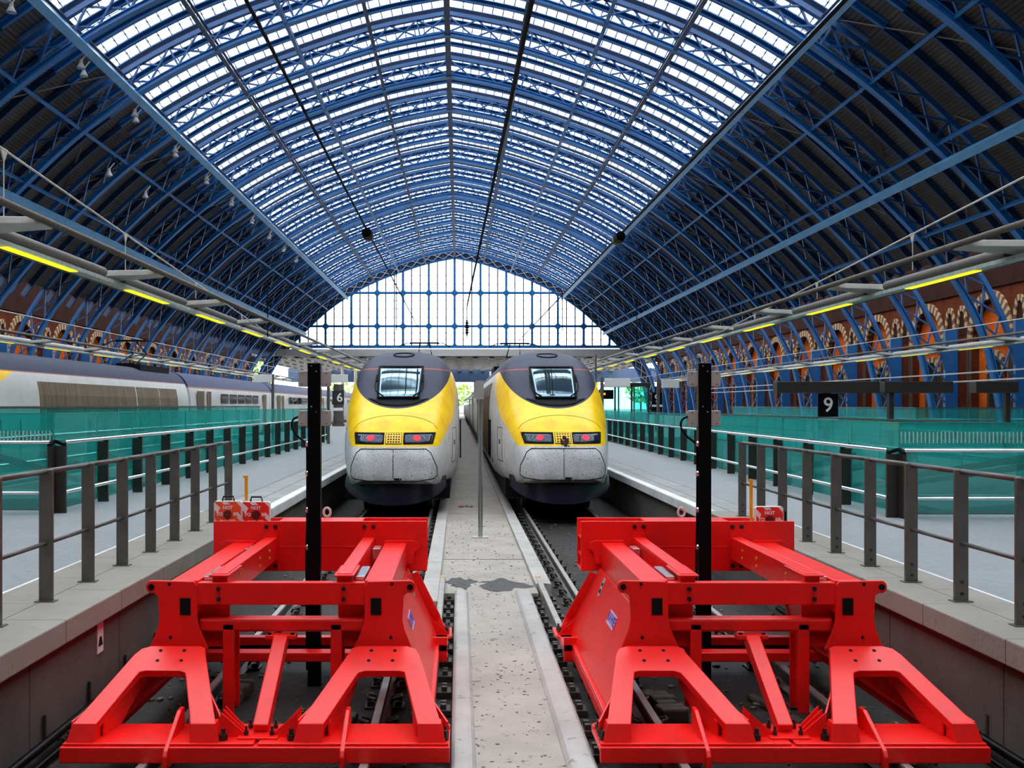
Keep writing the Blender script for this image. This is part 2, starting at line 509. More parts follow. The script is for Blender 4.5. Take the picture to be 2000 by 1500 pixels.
# ---------------------------------------------------------------- gable window
def intr_z(x):     # soffit height at lateral x
    w = abs(x - RIDGE_X)
    for a, b in zip(RIGHT, RIGHT[1:]):
        if a[0] <= w <= b[0] and b[0] > a[0]: return a[1] + (b[1]-a[1])*(w-a[0])/(b[0]-a[0])
    return 0
def intr_w(z):
    for a, b in zip(RIGHT, RIGHT[1:]):
        if b[1] <= z <= a[1]: return a[0] + (b[0]-a[0])*(a[1]-z)/(a[1]-b[1])
    return 35
ZB, ZT1, ZT2 = 12.45, 16.2, 22.3
win = thing('window_1', (RIDGE_X, Y_END, ZB), 'great glazed end screen filling the arch with blue mullions and white daylight', 'window', kind='structure')
mb = MB(); fil = MB(); YG = Y_END + .1
PITCH = 4.73
def bar(m, x0, x1, z0, z1, d=.3): m.boxb(x0, x1, YG-d/2, YG+d/2, z0, z1)
for z, h in ((ZB,.55),(ZT1,.42),(ZT2,.42)):
    w = intr_w(z) + .2; bar(mb, RIDGE_X-w, RIDGE_X+w, z-h/2, z+h/2, .4)
xs = [RIDGE_X + PITCH*i for i in range(-6,7)]
levels = [ZB,ZT1,ZT2]
for x in xs:
    bar(mb, x-.21, x+.21, ZB, intr_z(x)+.1, .36)
    zt = intr_z(x)
    for z in levels:                       # rounded corners of each light
        for sx in (-1,1):
            for sz in (-1,1):
                if (sz < 0 and z == ZB) or z + sz*1.3 > intr_z(x + sx*1.0): continue
                R = .62; pts = [(x+sx*.15, z+sz*.15)] + [(x+sx*(.17+R-R*math.cos(t)) , z+sz*(.19+R-R*math.sin(t))) for t in [i*math.pi/8 for i in range(5)]]
                mb.prism(pts, lambda u,v,w: (u,w,v), YG-.1, YG+.1)
mb.build('mullion_frame', BLUE, win)
mb = MB()
for i in range(-7,7):
    for j in (1,2):
        x = RIDGE_X + PITCH*(i + j/3); zt = intr_z(x)
        if zt > ZB: bar(mb, x-.11, x+.11, ZB, zt+.1, .16)
mb.build('glazing_bars', BLUE_D, win)
mb = MB()
for z in (ZB+1.3, ZB+2.5, ZT1+1.6, ZT1+3.2, ZT1+4.7, ZT2+1.6, ZT2+3.2):
    w = intr_w(z); bar(mb, RIDGE_X-w, RIDGE_X+w, z-.055, z+.055, .05)
mb.build('glazing_ties', FIN, win)
mb = MB(); P = [(RIDGE_X+e[0]*1.003, e[1]+.1) for e in FULL if e[1] >= ZB]
mb.prism(P, lambda u,v,w: (u,w,v), YG-.012, YG+.012); mb.build('pane', GABLEGLASS, win)

# flat extension roof beyond the gable
ext = thing('ceiling', (RIDGE_X, Y_END+1, 10), 'low flat cream roof with rows of slot rooflights beyond the end screen', 'roof', kind='structure')
mb = MB(); mb.boxb(-38,36,Y_END-.6,Y_END+1.2,10.7,12.0); mb.build('fascia', FIN, ext, bevel=.05)
mb = MB()
XS = [-39+ i*3.0 for i in range(27)]
for i in range(27): mb.boxb(XS[i]-.45, XS[i]+.45, Y_END+1.2, 250, 10.4, 11.3)
n = 0; y = Y_END+1.2
while y < 244:
    mb.boxb(-39,39,y,y+5.2,10.6,11.2); y += 9.5
mb.build('rooflight_grid', TUBE, ext)
mb = MB(); mb.boxb(-44,62,250,251,7.7,11.3); mb.build('end_fascia', BLUE_D, ext)
for x in (-24,-8,8,24):
    mb = MB()
    for y in (200,225,247): mb.cyl((x,y,5),(0,0,1),.35,10.6)
    mb.build('support_column', FIN, ext)

# ---------------------------------------------------------------- side walls, brick arcades
WX = 37.1
def brick_wall(s, name, label):
    X = RIDGE_X + s*WX
    wall = thing(name, (X, 0, -.95), label, 'wall', kind='structure')
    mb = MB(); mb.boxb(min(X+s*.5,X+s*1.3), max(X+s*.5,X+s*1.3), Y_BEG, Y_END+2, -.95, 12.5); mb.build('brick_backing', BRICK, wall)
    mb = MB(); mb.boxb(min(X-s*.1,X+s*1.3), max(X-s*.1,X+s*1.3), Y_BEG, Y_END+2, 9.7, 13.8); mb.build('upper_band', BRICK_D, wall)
    def fnX(u, v, w): return (X + s*w, u, v)
    proto = None
    y0 = 0.0
    # one bay, centred between ribs: arch 5.4 wide, spring 6.3, apex 9.5
    def gothic(hw, zs, za, n=8):
        pts = []
        for i in range(n+1):
            t = i/n; a = t*math.pi/2
            pts.append((-hw*math.cos(a)**.85, zs + (za-zs)*math.sin(a)**1.1))
        return pts + [(-u, v) for u, v in pts[::-1][1:]]
    bay = bpy.data.objects.new('arch_bay', None); COL.objects.link(bay); bay.parent = wall
    bay.location = (0, 0, .95)
    def b(mb, nm, m):
        o = mb.build(nm, m, None); o.data.transform(Matrix.Translation((-X,0,0))); o.parent = bay; return o
    inn = gothic(2.35,6.2,8.95); out_ = gothic(2.85,6.2,9.55)
    # spandrel wall with the arch cut out of it
    poly = [(-4.47,-.95),(-2.35,-.95)] + inn + [(2.35,-.95),(4.47,-.95),(4.47,10.4),(-4.47,10.4)]
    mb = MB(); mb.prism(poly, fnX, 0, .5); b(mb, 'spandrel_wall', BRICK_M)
    for sg in (-1,1):
        i3 = [(u+sg*3.62,v) for u,v in gothic(.42,7.3,8.5,6)]; o3 = [(u+sg*3.62,v) for u,v in gothic(.72,7.3,8.9,6)]
        mb = MB()
        for i in range(len(i3)-1):
            mb.cur = i % 2; mb.prism([i3[i],i3[i+1],o3[i+1],o3[i]], fnX, -.10, .1)
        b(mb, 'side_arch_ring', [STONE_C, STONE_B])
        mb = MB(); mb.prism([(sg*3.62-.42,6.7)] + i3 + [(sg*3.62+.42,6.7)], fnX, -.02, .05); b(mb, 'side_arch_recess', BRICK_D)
    mb = MB()
    for i in range(len(inn)-1):
        for q in range(2):
            t0, t1 = q/2, (q+1)/2
            L = lambda P, t: (P[i][0]+(P[i+1][0]-P[i][0])*t, P[i][1]+(P[i+1][1]-P[i][1])*t)
            mb.cur = (i*2+q) % 2
            mb.prism([L(inn,t0),L(inn,t1),L(out_,t1),L(out_,t0)], fnX, -.12, .3)
    b(mb, 'voussoir_ring', [STONE_C, STONE_B])
    mb = MB(); mb.boxb(X+(-.1 if s>0 else -.3), X+(.3 if s>0 else .1), -2.9,-2.3,5.8,6.2); mb.boxb(X+(-.1 if s>0 else -.3), X+(.3 if s>0 else .1), 2.3,2.9,5.8,6.2)
    mb.boxb(X+(.42 if s>0 else -.55), X+(.55 if s>0 else -.42), -2.35,2.35,5.75,6.15)
    b(mb, 'impost_band', STONE_C)
    mb = MB()
    for u in (-2.72,-2.45,2.45,2.72): mb.cyl((X-s*.05,u,2.4),(0,0,1),.11,6.9,8)
    b(mb, 'column_shaft', SHAFT)
    # doorway or niche inside
    i2 = gothic(.85,3.9,5.0,6); o2 = gothic(1.2,3.9,5.45,6)
    mb = MB()
    for i in range(len(i2)-1):
        mb.cur = i % 2; mb.prism([i2[i],i2[i+1],o2[i+1],o2[i]], fnX, .3, .55)
    b(mb, 'niche_ring', [STONE_B, STONE_C])
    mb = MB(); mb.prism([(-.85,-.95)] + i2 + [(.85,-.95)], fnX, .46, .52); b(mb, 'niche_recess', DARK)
    mb = MB()
    for u in (-1.02,1.02): mb.cyl((X+s*.42,u,1.5),(0,0,1),.10,4.9,8)
    b(mb, 'niche_shaft', STONE_B)
    ks = RIBK[:-1]
    bay.location.y = rib_y(ks[0]) + BAY/2
    for k in ks[1:]: dup(bay, wall).location.y = rib_y(k) + BAY/2
    # blue pilasters carrying the ribs
    mb = MB(); mb.boxb(min(X-s*.9,X), max(X-s*.9,X), -.16,.16,-.95,7.2)
    p = b(mb, 'rib_pilaster', BLUE_M); p.parent = wall; p.location = (0, rib_y(ks[0]), .95)
    for k in ks[1:]: dup(p, wall).location.y = rib_y(k)
brick_wall(1, 'wall_right', 'orange brick arcade wall with striped pointed arches behind the blue ribs on the platform nine side')
brick_wall(-1, 'wall_left', 'dark brick arcade wall behind the white train on the far side')

# brick hotel wall closing the shed behind the viewpoint
mb = MB(); P = [(RIDGE_X+e[0]*1.06, e[1]+2.2) for e in FULL]; P = [(P[0][0],-1.0)] + P + [(P[-1][0],-1.0)]
mb.prism(P, lambda u,v,w: (u,w,v), Y_BEG-1.5, Y_BEG-.9)
tag(mb.build('wall_back', BRICK_D), 'tall brick end wall closing the shed behind the viewpoint', 'wall', kind='structure')

# ---------------------------------------------------------------- ground, platforms
TZ = -.95; RT = -.76
XL, XR = -1.40, 2.28        # track centres
PLX, PRX = -3.08, 3.93      # platform edges
FL = -12.9                  # track of the train at the far side
mb = MB(); mb.boxb(-38,38,-20,Y_END+180,TZ-.3,TZ)
o = tag(mb.build('floor', BED), 'dirty dark track bed of oily ballast and grit under the rails', 'track bed', kind='structure')
mb = MB(); mb.boxb(-400,400,Y_END+180,700,TZ-.3,TZ-.01); mb.boxb(-400,-38,-60,Y_END+180,TZ-.3,TZ-.02); mb.boxb(38,400,-60,Y_END+180,TZ-.3,TZ-.02)
tag(mb.build('floor', GROUND), 'open ground outside the train shed', 'ground', kind='structure')

VL = (-9.35,-6.5,15.6,46.0); VR = (6.95,12.2,15.0,52.0)      # ramp openings
def slab_with_hole(x0, x1, y0, y1, hole, name, m, label):
    hx0,hx1,hy0,hy1 = hole; mb = MB()
    mb.boxb(x0,x1,y0,hy0,TZ,0); mb.boxb(x0,x1,hy1,y1,TZ,0); mb.boxb(x0,hx0,hy0,hy1,TZ,0); mb.boxb(hx1,x1,hy0,hy1,TZ,0)
    return tag(mb.build(name, m), label, 'platform', kind='structure')
fl = slab_with_hole(-11.3, PLX-1.0, -8, Y_END+120, VL, 'floor', PLAT, 'pale terrazzo platform between the yellow nosed train and the white train')
fr_ = slab_with_hole(PRX+.78, 15.5, -8, Y_END+120, VR, 'floor', PLAT, 'pale terrazzo platform beside the second yellow nosed train')
mb = MB(); mb.boxb(-38,-14.6,-8,Y_END+120,TZ,0); tag(mb.build('floor', PLAT), 'outer platform along the dark brick wall', 'platform', kind='structure')
mb = MB(); mb.boxb(19.0,38,-8,Y_END+120,TZ,0); tag(mb.build('floor', PLAT), 'outer platform along the orange brick wall', 'platform', kind='structure')
for s, x0, x1, lab in ((-1,PLX-1.0,PLX,'stone edge slabs carrying the grey railing, beside the first buffer stop'),(1,PRX,PRX+.78,'stone edge slabs carrying the grey railing, beside the second buffer stop')):
    par = thing('trim_1' if s < 0 else 'trim_2', ((x0+x1)/2,-8,0), lab, 'platform edge', kind='structure')
    mb = MB(); mb.boxb(x0,x1,-8,15.5,-.19,0.0); mb.build('plinth_slab', PLINTH, par, bevel=.012)
    mb = MB(); mb.boxb(x0,x1,15.5,Y_END+120,-.17,-.004); mb.build('paving_strip', PAVE, par)
    e0, e1 = (x1-.16,x1+.02) if s < 0 else (x0-.02,x0+.16)
    mb = MB(); mb.boxb(e0,e1,15.5,Y_END+120,-.17,.006); mb.build('coping', COPING, par, bevel=.02)
    w0, w1 = (x0, x1-.10) if s < 0 else (x0+.10, x1)
    mb = MB(); mb.boxb(w0,w1,-8,Y_END+120,TZ,-.17); mb.build('platform_wall', WALLC, par)
    l0 = x0-.02 if s < 0 else x1-.02
    mb = MB(); mb.boxb(l0,l0+.035,-8,15.5,-.01,.004); mb.build('edge_line', COPING, par)

# openings to the undercroft
for (x0,x1,y0,y1), lab in ((VL,'sunken ramp opening behind the teal glass on the white train side'),(VR,'sunken ramp opening behind the teal glass on the platform nine side')):
    par = thing('floor', ((x0+x1)/2,(y0+y1)/2,-4.6), lab, 'opening', kind='structure')
    mb = MB(); mb.boxb(x0-.1,x1+.1,y0-.1,y1+.1,-4.8,-4.6); mb.build('lower_floor', PLAT, par)
    mb = MB()
    mb.boxb(x0-.12,x0,y0,y1,-4.6,-.95); mb.boxb(x1,x1+.12,y0,y1,-4.6,-.95); mb.boxb(x0,x1,y1,y1+.12,-4.6,-.95); mb.boxb(x0,x1,y0-.12,y0,-4.6,-.95)
    mb.build('lining', WALLC, par)
    mb = MB()
    for q in range(2):
        xa = x0 + .35 + q*(x1-x0-.7-1.1)
        mb.add([(xa,y0+3,-.1),(xa+1.1,y0+3,-.1),(xa+1.1,y1-4,-4.5),(xa,y1-4,-4.5),(xa,y0+3,-.5),(xa+1.1,y0+3,-.5),(xa+1.1,y1-4,-4.9),(xa,y1-4,-4.9)],
               [(0,1,2,3),(7,6,5,4),(0,4,5,1),(1,5,6,2),(2,6,7,3),(3,7,4,0)])
        for xx in (xa, xa+1.1): mb.beam((xx,y0+3,.75),(xx,y1-4,-3.65),.10,.12)
    mb.build('moving_ramp', POSTM, par)

# centre walkway and kerbs
wk = thing('floor', (.43, 20, -.82), 'pale grit strewn concrete walkway running between the two tracks', 'walkway', kind='structure')
mb = MB(); mb.boxb(-.28,1.06,13.0,15.85,TZ,-.83); mb.boxb(-.28,1.06,15.87,22.5,TZ,-.825); mb.boxb(-.28,1.06,22.52,Y_END+100,TZ,-.825); mb.boxb(.10,.76,3.5,12.98,TZ,-.82); mb.build('walkway_slab', WALK, wk)
for x0,x1,y0,y1,z,nm in ((-.50,-.27,12.2,15.2,-.77,'kerb'),(-.50,-.27,15.22,18.6,-.77,'kerb'),(-.50,-.27,18.62,22.2,-.77,'kerb'),(-.50,-.27,22.22,120,-.77,'kerb'),(1.05,1.27,13.4,15.4,-.77,'kerb'),(1.05,1.27,15.42,18.6,-.77,'kerb'),(1.05,1.27,18.62,22.2,-.77,'kerb'),(1.05,1.27,22.22,120,-.77,'kerb'),
                    (-.06,.12,3.5,12.95,-.765,'channel_kerb'),(.74,.95,3.5,12.95,-.765,'channel_kerb')):
    mb = MB()
    if nm == 'channel_kerb':
        pr = [(x0,TZ),(x1,TZ),(x1,z-.05),(x1-.03,z-.012),(x1-.06,z),(x0+.03,z),(x0,z-.03)]
        if x0 > .5: pr = [(x0,TZ),(x1,TZ),(x1,z-.03),(x1-.03,z),(x0+.06,z),(x0+.03,z-.012),(x0,z-.05)]
        mb.prism(pr, lambda u,v,w: (u,w,v), y0, y1)
    else: mb.boxb(x0,x1,y0,y1,TZ,z)
    mb.build(nm, KERB, wk, bevel=.012)

STAIN = mat('oil_stain', (.035,.032,.028), .6, var=.6, scale=9)
for cx_,cy_,rx_,ry_,ph in ((.02,13.75,.20,.40,0),(.60,13.6,.34,.42,2)):
    mb = MB(); mb.prism([(cx_+rx_*math.cos(a)*(1+.25*math.sin(3*a+ph)+.15*math.sin(7*a+ph*2)), cy_+ry_*math.sin(a)*(1+.22*math.sin(4*a+ph)+.14*math.sin(9*a))) for a in [i*math.pi/24 for i in range(48)]], lambda u,v,w: (min(max(u,-.27),1.04),v,w), -.831, -.8285)
    mb.build('oil_stain', STAIN, wk)

# ---------------------------------------------------------------- tracks
def rail_profile(cx):
    return [(cx-.07,RT-.17),(cx+.07,RT-.17),(cx+.07,RT-.155),(cx+.012,RT-.13),(cx+.012,RT-.045),(cx+.036,RT-.035),(cx+.036,RT-.008),(cx+.028,RT),(cx-.028,RT),(cx-.036,RT-.008),(cx-.036,RT-.035),(cx-.012,RT-.045),(cx-.012,RT-.13),(cx-.07,RT-.155)]
fast_proto = None
def fastener_mb(cx, cy):
    mb = MB(); mb.box(cx,cy,RT-.178,.34,.16,.02)
    for s in (-1,1):
        mb.box(cx+s*.12,cy,RT-.15,.06,.10,.045)
        mb.tube([(cx+s*.055,cy-.05,RT-.14),(cx+s*.08,cy-.06,RT-.10),(cx+s*.15,cy-.03,RT-.09),(cx+s*.15,cy+.04,RT-.09),(cx+s*.08,cy+.06,RT-.11),(cx+s*.055,cy+.05,RT-.14)], .014, 6)
        mb.cyl((cx+s*.135,cy,RT-.12),(0,0,1),.018,.05,6)
    return mb
def track(cx, y0, y1, label, fast=None):
    t = thing('railway_track', (cx,y0,TZ), label, 'railway track', 'tracks under the shed')
    for s in (-1,1):
        mb = MB(); mb.prism(rail_profile(cx+s*.752), lambda u,v,w: (u,w,v), y0, y1); r = mb.build('rail', RAILM, t)
        mb = MB(); mb.boxb(cx+s*.752-.028,cx+s*.752+.028,y0,y1,RT-.004,RT+.002); mb.build('rail_head', RAILTOP, r)
    if fast:
        f0 = None
        for s in (-1,1):
            y = fast[0]
            while y < fast[1]:
                if f0 is None: f0 = fastener_mb(cx+s*.752,y).build('rail_fastener', CLIP, t); base = (cx+s*.752, y)
                else:
                    c = dup(f0, t); c.location = Vector((cx+s*.752-base[0], y-base[1], 0))
                y += .62
    return t
track(XL, 4.5, Y_END+140, 'railway track under the buffer stop and train next to the white lettered double lamp boards', (6.0,30))
track(XR, 4.5, Y_END+140, 'railway track under the buffer stop and train beside the single lamp board', (6.0,30))
track(FL, 5, Y_END+140, 'railway track carrying the white train by the outer platform')
track(17.25, 5, Y_END+140, 'empty railway track between the two platforms on the platform nine side')

# guide bars with base plates beside the walkway
for X, lab in ((-.235,'short worn steel guide bar lying along the walkway kerb beside the first buffer stop'),(1.12,'short worn steel guide bar lying along the walkway kerb beside the second buffer stop')):
    t = thing('guide_bar', (X,10,TZ), lab, 'steel bar', 'guide bars')
    mb = MB(); mb.boxb(X-.035,X+.035,10.2,13.9,TZ,RT-.0); mb.build('bar', RAILTOP, t, bevel=.006)
    mb = MB(); mb.boxb(X-.036,X+.036,13.86,13.93,RT-.15,RT+.004); mb.build('end_cap', YELLOW_P, t)
    p0 = None
    for s in (-1,1):
        y = 6.2
        while y < 13.2:
            if s*(X-.4) < 0 and y < 10: pass
            if p0 is None:
                mb = MB(); mb.box(X+s*.10,y,TZ+.03,.13,.17,.06); mb.box(X+s*.10,y-.04,TZ+.08,.05,.05,.05); mb.box(X+s*.10,y+.05,TZ+.08,.05,.05,.05)
                p0 = mb.build('base_plate', CLIP, t, bevel=.006); b0 = (s,y)
            else:
                c = dup(p0, t); c.location = Vector(((s-b0[0])*.10, y-b0[1], 0))
            y += .52

# loose dirt and broken timber between the rails
mb = MB()
for i in range(1500):
    tr = random.choice((XL,XR)); x = tr + random.uniform(-1.6,1.6); y = 5.2 + random.random()**1.6*17
    if -.3 < x < 1.15: continue
    if x < PLX+.3 or x > PRX-.3: continue
    r = random.uniform(.006,.03)
    mb.sphere((x,y,TZ+r*.4), r*random.uniform(.8,1.8), r*random.uniform(.8,1.8), r*.8, 5, 3)
tag(mb.build('track_debris', mat('grit', (.14,.115,.085), .9, var=.6, scale=30)), 'scattered brown stones and grit lying between the rails', 'debris', kind='stuff')
mb = MB()
for i in range(420):
    y = 5.0 + random.random()**1.3*16; x = random.uniform(.12,.74) if y < 13 else random.uniform(-.25,1.03)
    r = random.uniform(.003,.010)
    mb.sphere((x,y,-.82), r*random.uniform(1,2.6), r*random.uniform(.6,2.6), r*.6, 5, 3)
tag(mb.build('walkway_grit', CLIP), 'dark flakes of dirt strewn over the pale walkway', 'debris', kind='stuff')
blk = [(-2.05,7.9,.16,.9,.10,.3),(-2.0,8.7,.2,.5,.13,-.1),(-1.75,7.6,.10,.6,.08,.15),(-.95,7.7,.14,.9,.07,-.08),(1.75,8.3,.22,.6,.14,.12),(1.95,7.8,.18,.5,.12,-.3),(2.75,8.1,.09,1.2,.07,.25),(3.0,7.6,.12,.9,.06,.2),(1.7,7.3,.14,.8,.08,-.05)]
wl = ['long split dark timber under the first buffer stop near the platform wall','thick dark timber lump behind the first buffer stop leg','short dark timber under the first strut','dark timber lying beside the inner rail under the first buffer stop','thick lumpy timber under the second buffer stop','dark broken timber under the second strut','thin long timber lying askew under the second buffer stop','flat dark timber near the far leg of the second buffer stop','weathered timber by the inner leg of the second buffer stop']
for (x,y,w,l,h,a), lab in zip(blk, wl):
    mb = MB(); n = 6
    for k in range(n):
        f0 = k/n; ww = w*random.uniform(.8,1.1); hh = h*random.uniform(.75,1.1)
        mb.boxb(-ww/2,ww/2,-l/2+l*f0,-l/2+l*(f0+1/n)+.004,0,hh)
    o = mb.build('timber_block', WOOD, None, bevel=.02); o.location = (x,y,TZ); o.rotation_euler.z = a
    tag(o, lab, 'timber', 'timbers between the rails')

# ---------------------------------------------------------------- buffer stops
def make_buffer():
    Y0 = 6.62
    root = thing('buffer_stop', (0,Y0,RT), 'bright red steel buffer stop with two lamp boards behind it, RAWIE plate facing the walkway', 'buffer stop', 'red buffer stops')
    BV = .007
    def part(mb, nm, m=RED, bevel=BV, parent=root): return mb.build(nm, m, parent, bevel=bevel)
    zb = -.63
    # base frame
    mb = MB(); mb.boxb(-1.33,1.33,Y0,Y0+.035,-.758,-.648); mb.boxb(-1.33,1.33,Y0+.035,Y0+.44,-.69,-.65); part(mb,'base_beam')
    mb = MB(); mb.boxb(-1.32,-.012,Y0+.03,Y0+.45,-.648,zb); mb.boxb(.012,1.32,Y0+.03,Y0+.45,-.648,zb); part(mb,'base_plate')
    mb = MB(); mb.boxb(-1.28,1.28,9.40,9.80,-.70,zb); mb.boxb(-1.28,1.28,9.40,9.43,-.80,-.56); part(mb,'rear_base_beam')
    mb = MB(); mb.boxb(-.9,.9,8.65,8.80,-.60,-.52); part(mb,'lower_tie')
    for s in (-1,1):
        # side flange running back along the rail
        mb = MB(); pl = [(1.10,7.0),(1.33,7.0),(1.33,7.06),(1.20,7.22),(1.20,9.62),(1.32,9.78),(1.32,10.15),(1.10,10.15)]
        mb.prism([(u*s,v) for u,v in pl], lambda u,v,w: (u,v,w), -.66, zb); mb.boxb(min(s*1.17,s*1.2),max(s*1.17,s*1.2),7.2,9.65,-.76,-.66); part(mb,'side_flange')
        # sloped side panel
        prof = [(1.17,-.63),(.885,.06)]
        th = .018
        v = []
        ya0, ya1, yb0, yb1 = 7.05, 10.05, 7.58, 9.70
        xz = lambda z: s*(1.17-.28*(z-zb)/(.06-zb))
        pts = [(xz(zb),ya0,zb),(xz(zb),ya1-.12,zb),(xz(-.46),ya1-.02,-.46),(xz(.06),yb1,.06),(xz(.06),7.635,.06),(xz(-.22),7.635,-.22)]
        mb = MB(); mb.add(pts + [(x - s*th, y, z) for x,y,z in pts], [(0,1,2,3,4,5),(11,10,9,8,7,6)] + [(i,(i+1)%6,(i+1)%6+6,i+6) for i in range(6)])
        sp = part(mb,'side_panel')
        mb = MB(); mb.beam((1.15*s,ya1-.08,-.50),(.93*s,yb1+.02,.0),.12,.02,(0,1,0)); mb.beam((1.19*s,ya1-.1,-.62),(1.12*s,ya1-.03,-.48),.14,.02,(0,1,0)); part(mb,'panel_edge_flange',RED,BV,sp)
        # maker's plate on the panel
        def onp(yc, zc):
            t = (zc - zb)/(.06-zb); return Vector((s*(1.17+(.89-1.17)*t), yc, zc))
        nrm = Vector((s*.69,0,.28)).normalized(); upv = Vector((-s*.28,0,.69)).normalized(); fw = Vector((0,s,0))
        c = onp(8.35,-.16)
        f = lambda u,v_,w,c=c,fw=fw,upv=upv,nrm=nrm: c + fw*(u if True else 0) + upv*v_ + nrm*(w+.002)
        mb = MB(); mb.prism([(-.17,-.06),(.17,-.06),(.17,.06),(-.17,.06)], f, 0, .003); pt = part(mb,'maker_plate',PLATE_M,0,sp)
        LETTER.append((s, f, sp))
        c2 = onp(9.25,-.02)
        f2 = lambda u,v_,w,c2=c2,fw=fw,upv=upv,nrm=nrm: c2 + fw*u + upv*v_ + nrm*(w+.002)
        mb = MB(); mb.prism([(-.05,-.12),(.05,-.12),(.05,.06),(-.05,.06)], f2, 0, .003); part(mb,'rating_plate',GREYBOX,0,sp)
        mb = MB()
        for a,bq in ((-.09,-.05),(-.02,.01)): mb.prism([(-.03,a),(.03,a),(.03,bq),(-.03,bq)], f2, .003, .005)
        part(mb,'rating_mark',DARK,0,sp)
        # A-shaped inclined front leg
        o0 = Vector((0,6.72,-.54)); sl = Vector((0,.83,.33)); nn = Vector((0,-.33,.83)).normalized()
        A = [(1.27,0),(1.08,.90),(1.04,.965),(.97,1.0),(.60,1.0),(.55,.96),(.53,.90),(.29,0),(.465,0),(.615,.58),(.65,.64),(.70,.655),(.95,.655),(.985,.64),(1.01,.59),(1.13,0)]
        A = [(1.27,0),(1.075,.90),(1.04,.97),(.98,1.0),(.62,1.0),(.565,.97),(.535,.90),(.285,0),(.455,0),(.615,.58),(.64,.635),(.69,.655),(.93,.655),(.965,.64),(.985,.58),(1.10,0)]
        # the outboard leg leans out, the inboard one stands steeper
        A = [(1.27,0),(1.09,.88),(1.055,.965),(.99,1.0),(.61,1.0),(.565,.97),(.55,.90),(.285,0),(.46,0),(.625,.57),(.645,.63),(.69,.655),(.95,.655),(.985,.64),(.995,.59),(1.105,0)]
        fa = lambda u,v_,w: Vector((u*s,0,0)) + o0 + sl*v_ + nn*w
        mb = MB(); mb.prism(A, fa, -.03, .03); leg = part(mb,'front_leg')
        for u0,u1 in ((1.27,1.105),(.285,.46)):
            mb = MB()
            du = .03 if u0 < u1 else -.03
            p = [(u0*s,6.70,-.51),(u1*s,6.70,-.51),(u1*s,6.80,-.51),(u0*s,6.80,-.51)]
            q = [((u0-du)*s,6.66,zb),((u1-du*.2)*s,6.66,zb),((u1-du*.2)*s,6.80,zb),((u0-du)*s,6.80,zb)]
            mb.add(q+p, [(3,2,1,0),(4,5,6,7),(0,1,5,4),(1,2,6,5),(2,3,7,6),(3,0,4,7)])
            part(mb,'leg_foot',RED,.004,leg)
            # web under the sloping leg
            ut = 1.02 if u0 > .8 else .60
            for uu, ut2 in ((u0-du*1.2, 1.0 if u0 > .8 else .585), (u1+du*.6, ut)):
                mb = MB(); w_ = [(uu*s,6.80,zb),(uu*s,6.80,-.53),(ut2*s,7.40,-.29),(ut2*s,7.45,-.45),((uu+(ut2-uu)*.45)*s,7.06,zb)]
                mb.add(w_ + [(x+.014*s,y,z) for x,y,z in w_], [(0,1,2,3,4),(9,8,7,6,5)] + [(i,(i+1)%5,(i+1)%5+5,i+5) for i in range(5)]); part(mb,'leg_web',RED,.002,leg)
        for u,v_ in ((.72,.93),(.90,.93),(.71,.79),(.89,.79)):
            mb = MB(); mb.cyl(fa(u,v_,.031), nn, .014, .006, 10); part(mb,'bolt_hole',DARK,0,leg)
        # gusset fins either side of the feet
        for k in range(3):
            for u0,u1 in ((.27,.07),):
                y = 6.78 + k*.075; mb = MB()
                mb.prism([(u0,-.46),(u0,zb),(u1+.02*k,zb)], lambda u,v_,w: (u*s,w,v_), y, y+.012); part(mb,'gusset',RED,0,leg)
            y = 6.80 + k*.07; mb = MB(); mb.prism([(1.22,-.50),(1.22,zb),(1.32,zb)], lambda u,v_,w: (u*s,w,v_), y, y+.012); part(mb,'gusset',RED,0,leg)
            y = 9.82 + k*.08; mb = MB(); mb.prism([(1.10,-.46),(1.10,zb),(1.30,zb)], lambda u,v_,w: (u*s,w,v_), y, y+.012); part(mb,'gusset',RED,0,sp)
        # upright front plate with lifting eye
        U = [(.565,-.225),(.615,-.12),(.65,-.02),(.655,.06),(.655,.27),(.68,.305),(.99,.312)]
        U += [(1.0+.045*math.cos(t)+.01,.262+.05*math.sin(t)) for t in [math.pi/2 - i*math.pi/8 for i in range(10)]] + [(.962,.19),(.952,.0),(.97,-.08),(1.03,-.225)]
        fu = lambda u,v_,w: Vector((u*s, 7.60+w, v_))
        mb = MB(); mb.prism(U, fu, 0, .03); pl = part(mb,'front_plate')
        mb = MB(); mb.cyl((1.01*s,7.597,.262),(0,1,0),.024,.01,14); part(mb,'eye_hole',DARK,0,pl)
        mb = MB(); mb.box(.745*s,7.598,.11,.082,.008,.13); part(mb,'slot',DARK,0,pl)
        for u,v_ in ((.87,.285),(.86,-.13)):
            mb = MB(); mb.cyl((u*s,7.597,v_),(0,1,0),.012,.008,10); part(mb,'bolt_hole',DARK,0,pl)
        # main longitudinal beam
        mb = MB(); mb.boxb(min(.65*s,.87*s),max(.65*s,.87*s),7.63,9.72,.05,.31); bm_ = part(mb,'main_beam',RED,.012)
        mb = MB(); q = [(.60,.10),(.60,.29),(.66,.335),(.93,.335),(.99,.31),(1.0,.26),(.95,.22),(.93,.10)]
        mb.prism(q, lambda u,v_,w: (u*s,w,v_), 9.70, 9.735); part(mb,'end_collar',RED,.004,bm_)
        # inner sliding beam
        mb = MB(); mb.boxb(min(.43*s,.55*s),max(.43*s,.55*s),7.66,9.75,.14,.36); mb.boxb(min(.41*s,.57*s),max(.41*s,.57*s),7.62,8.1,.335,.352); ib = part(mb,'sliding_beam')
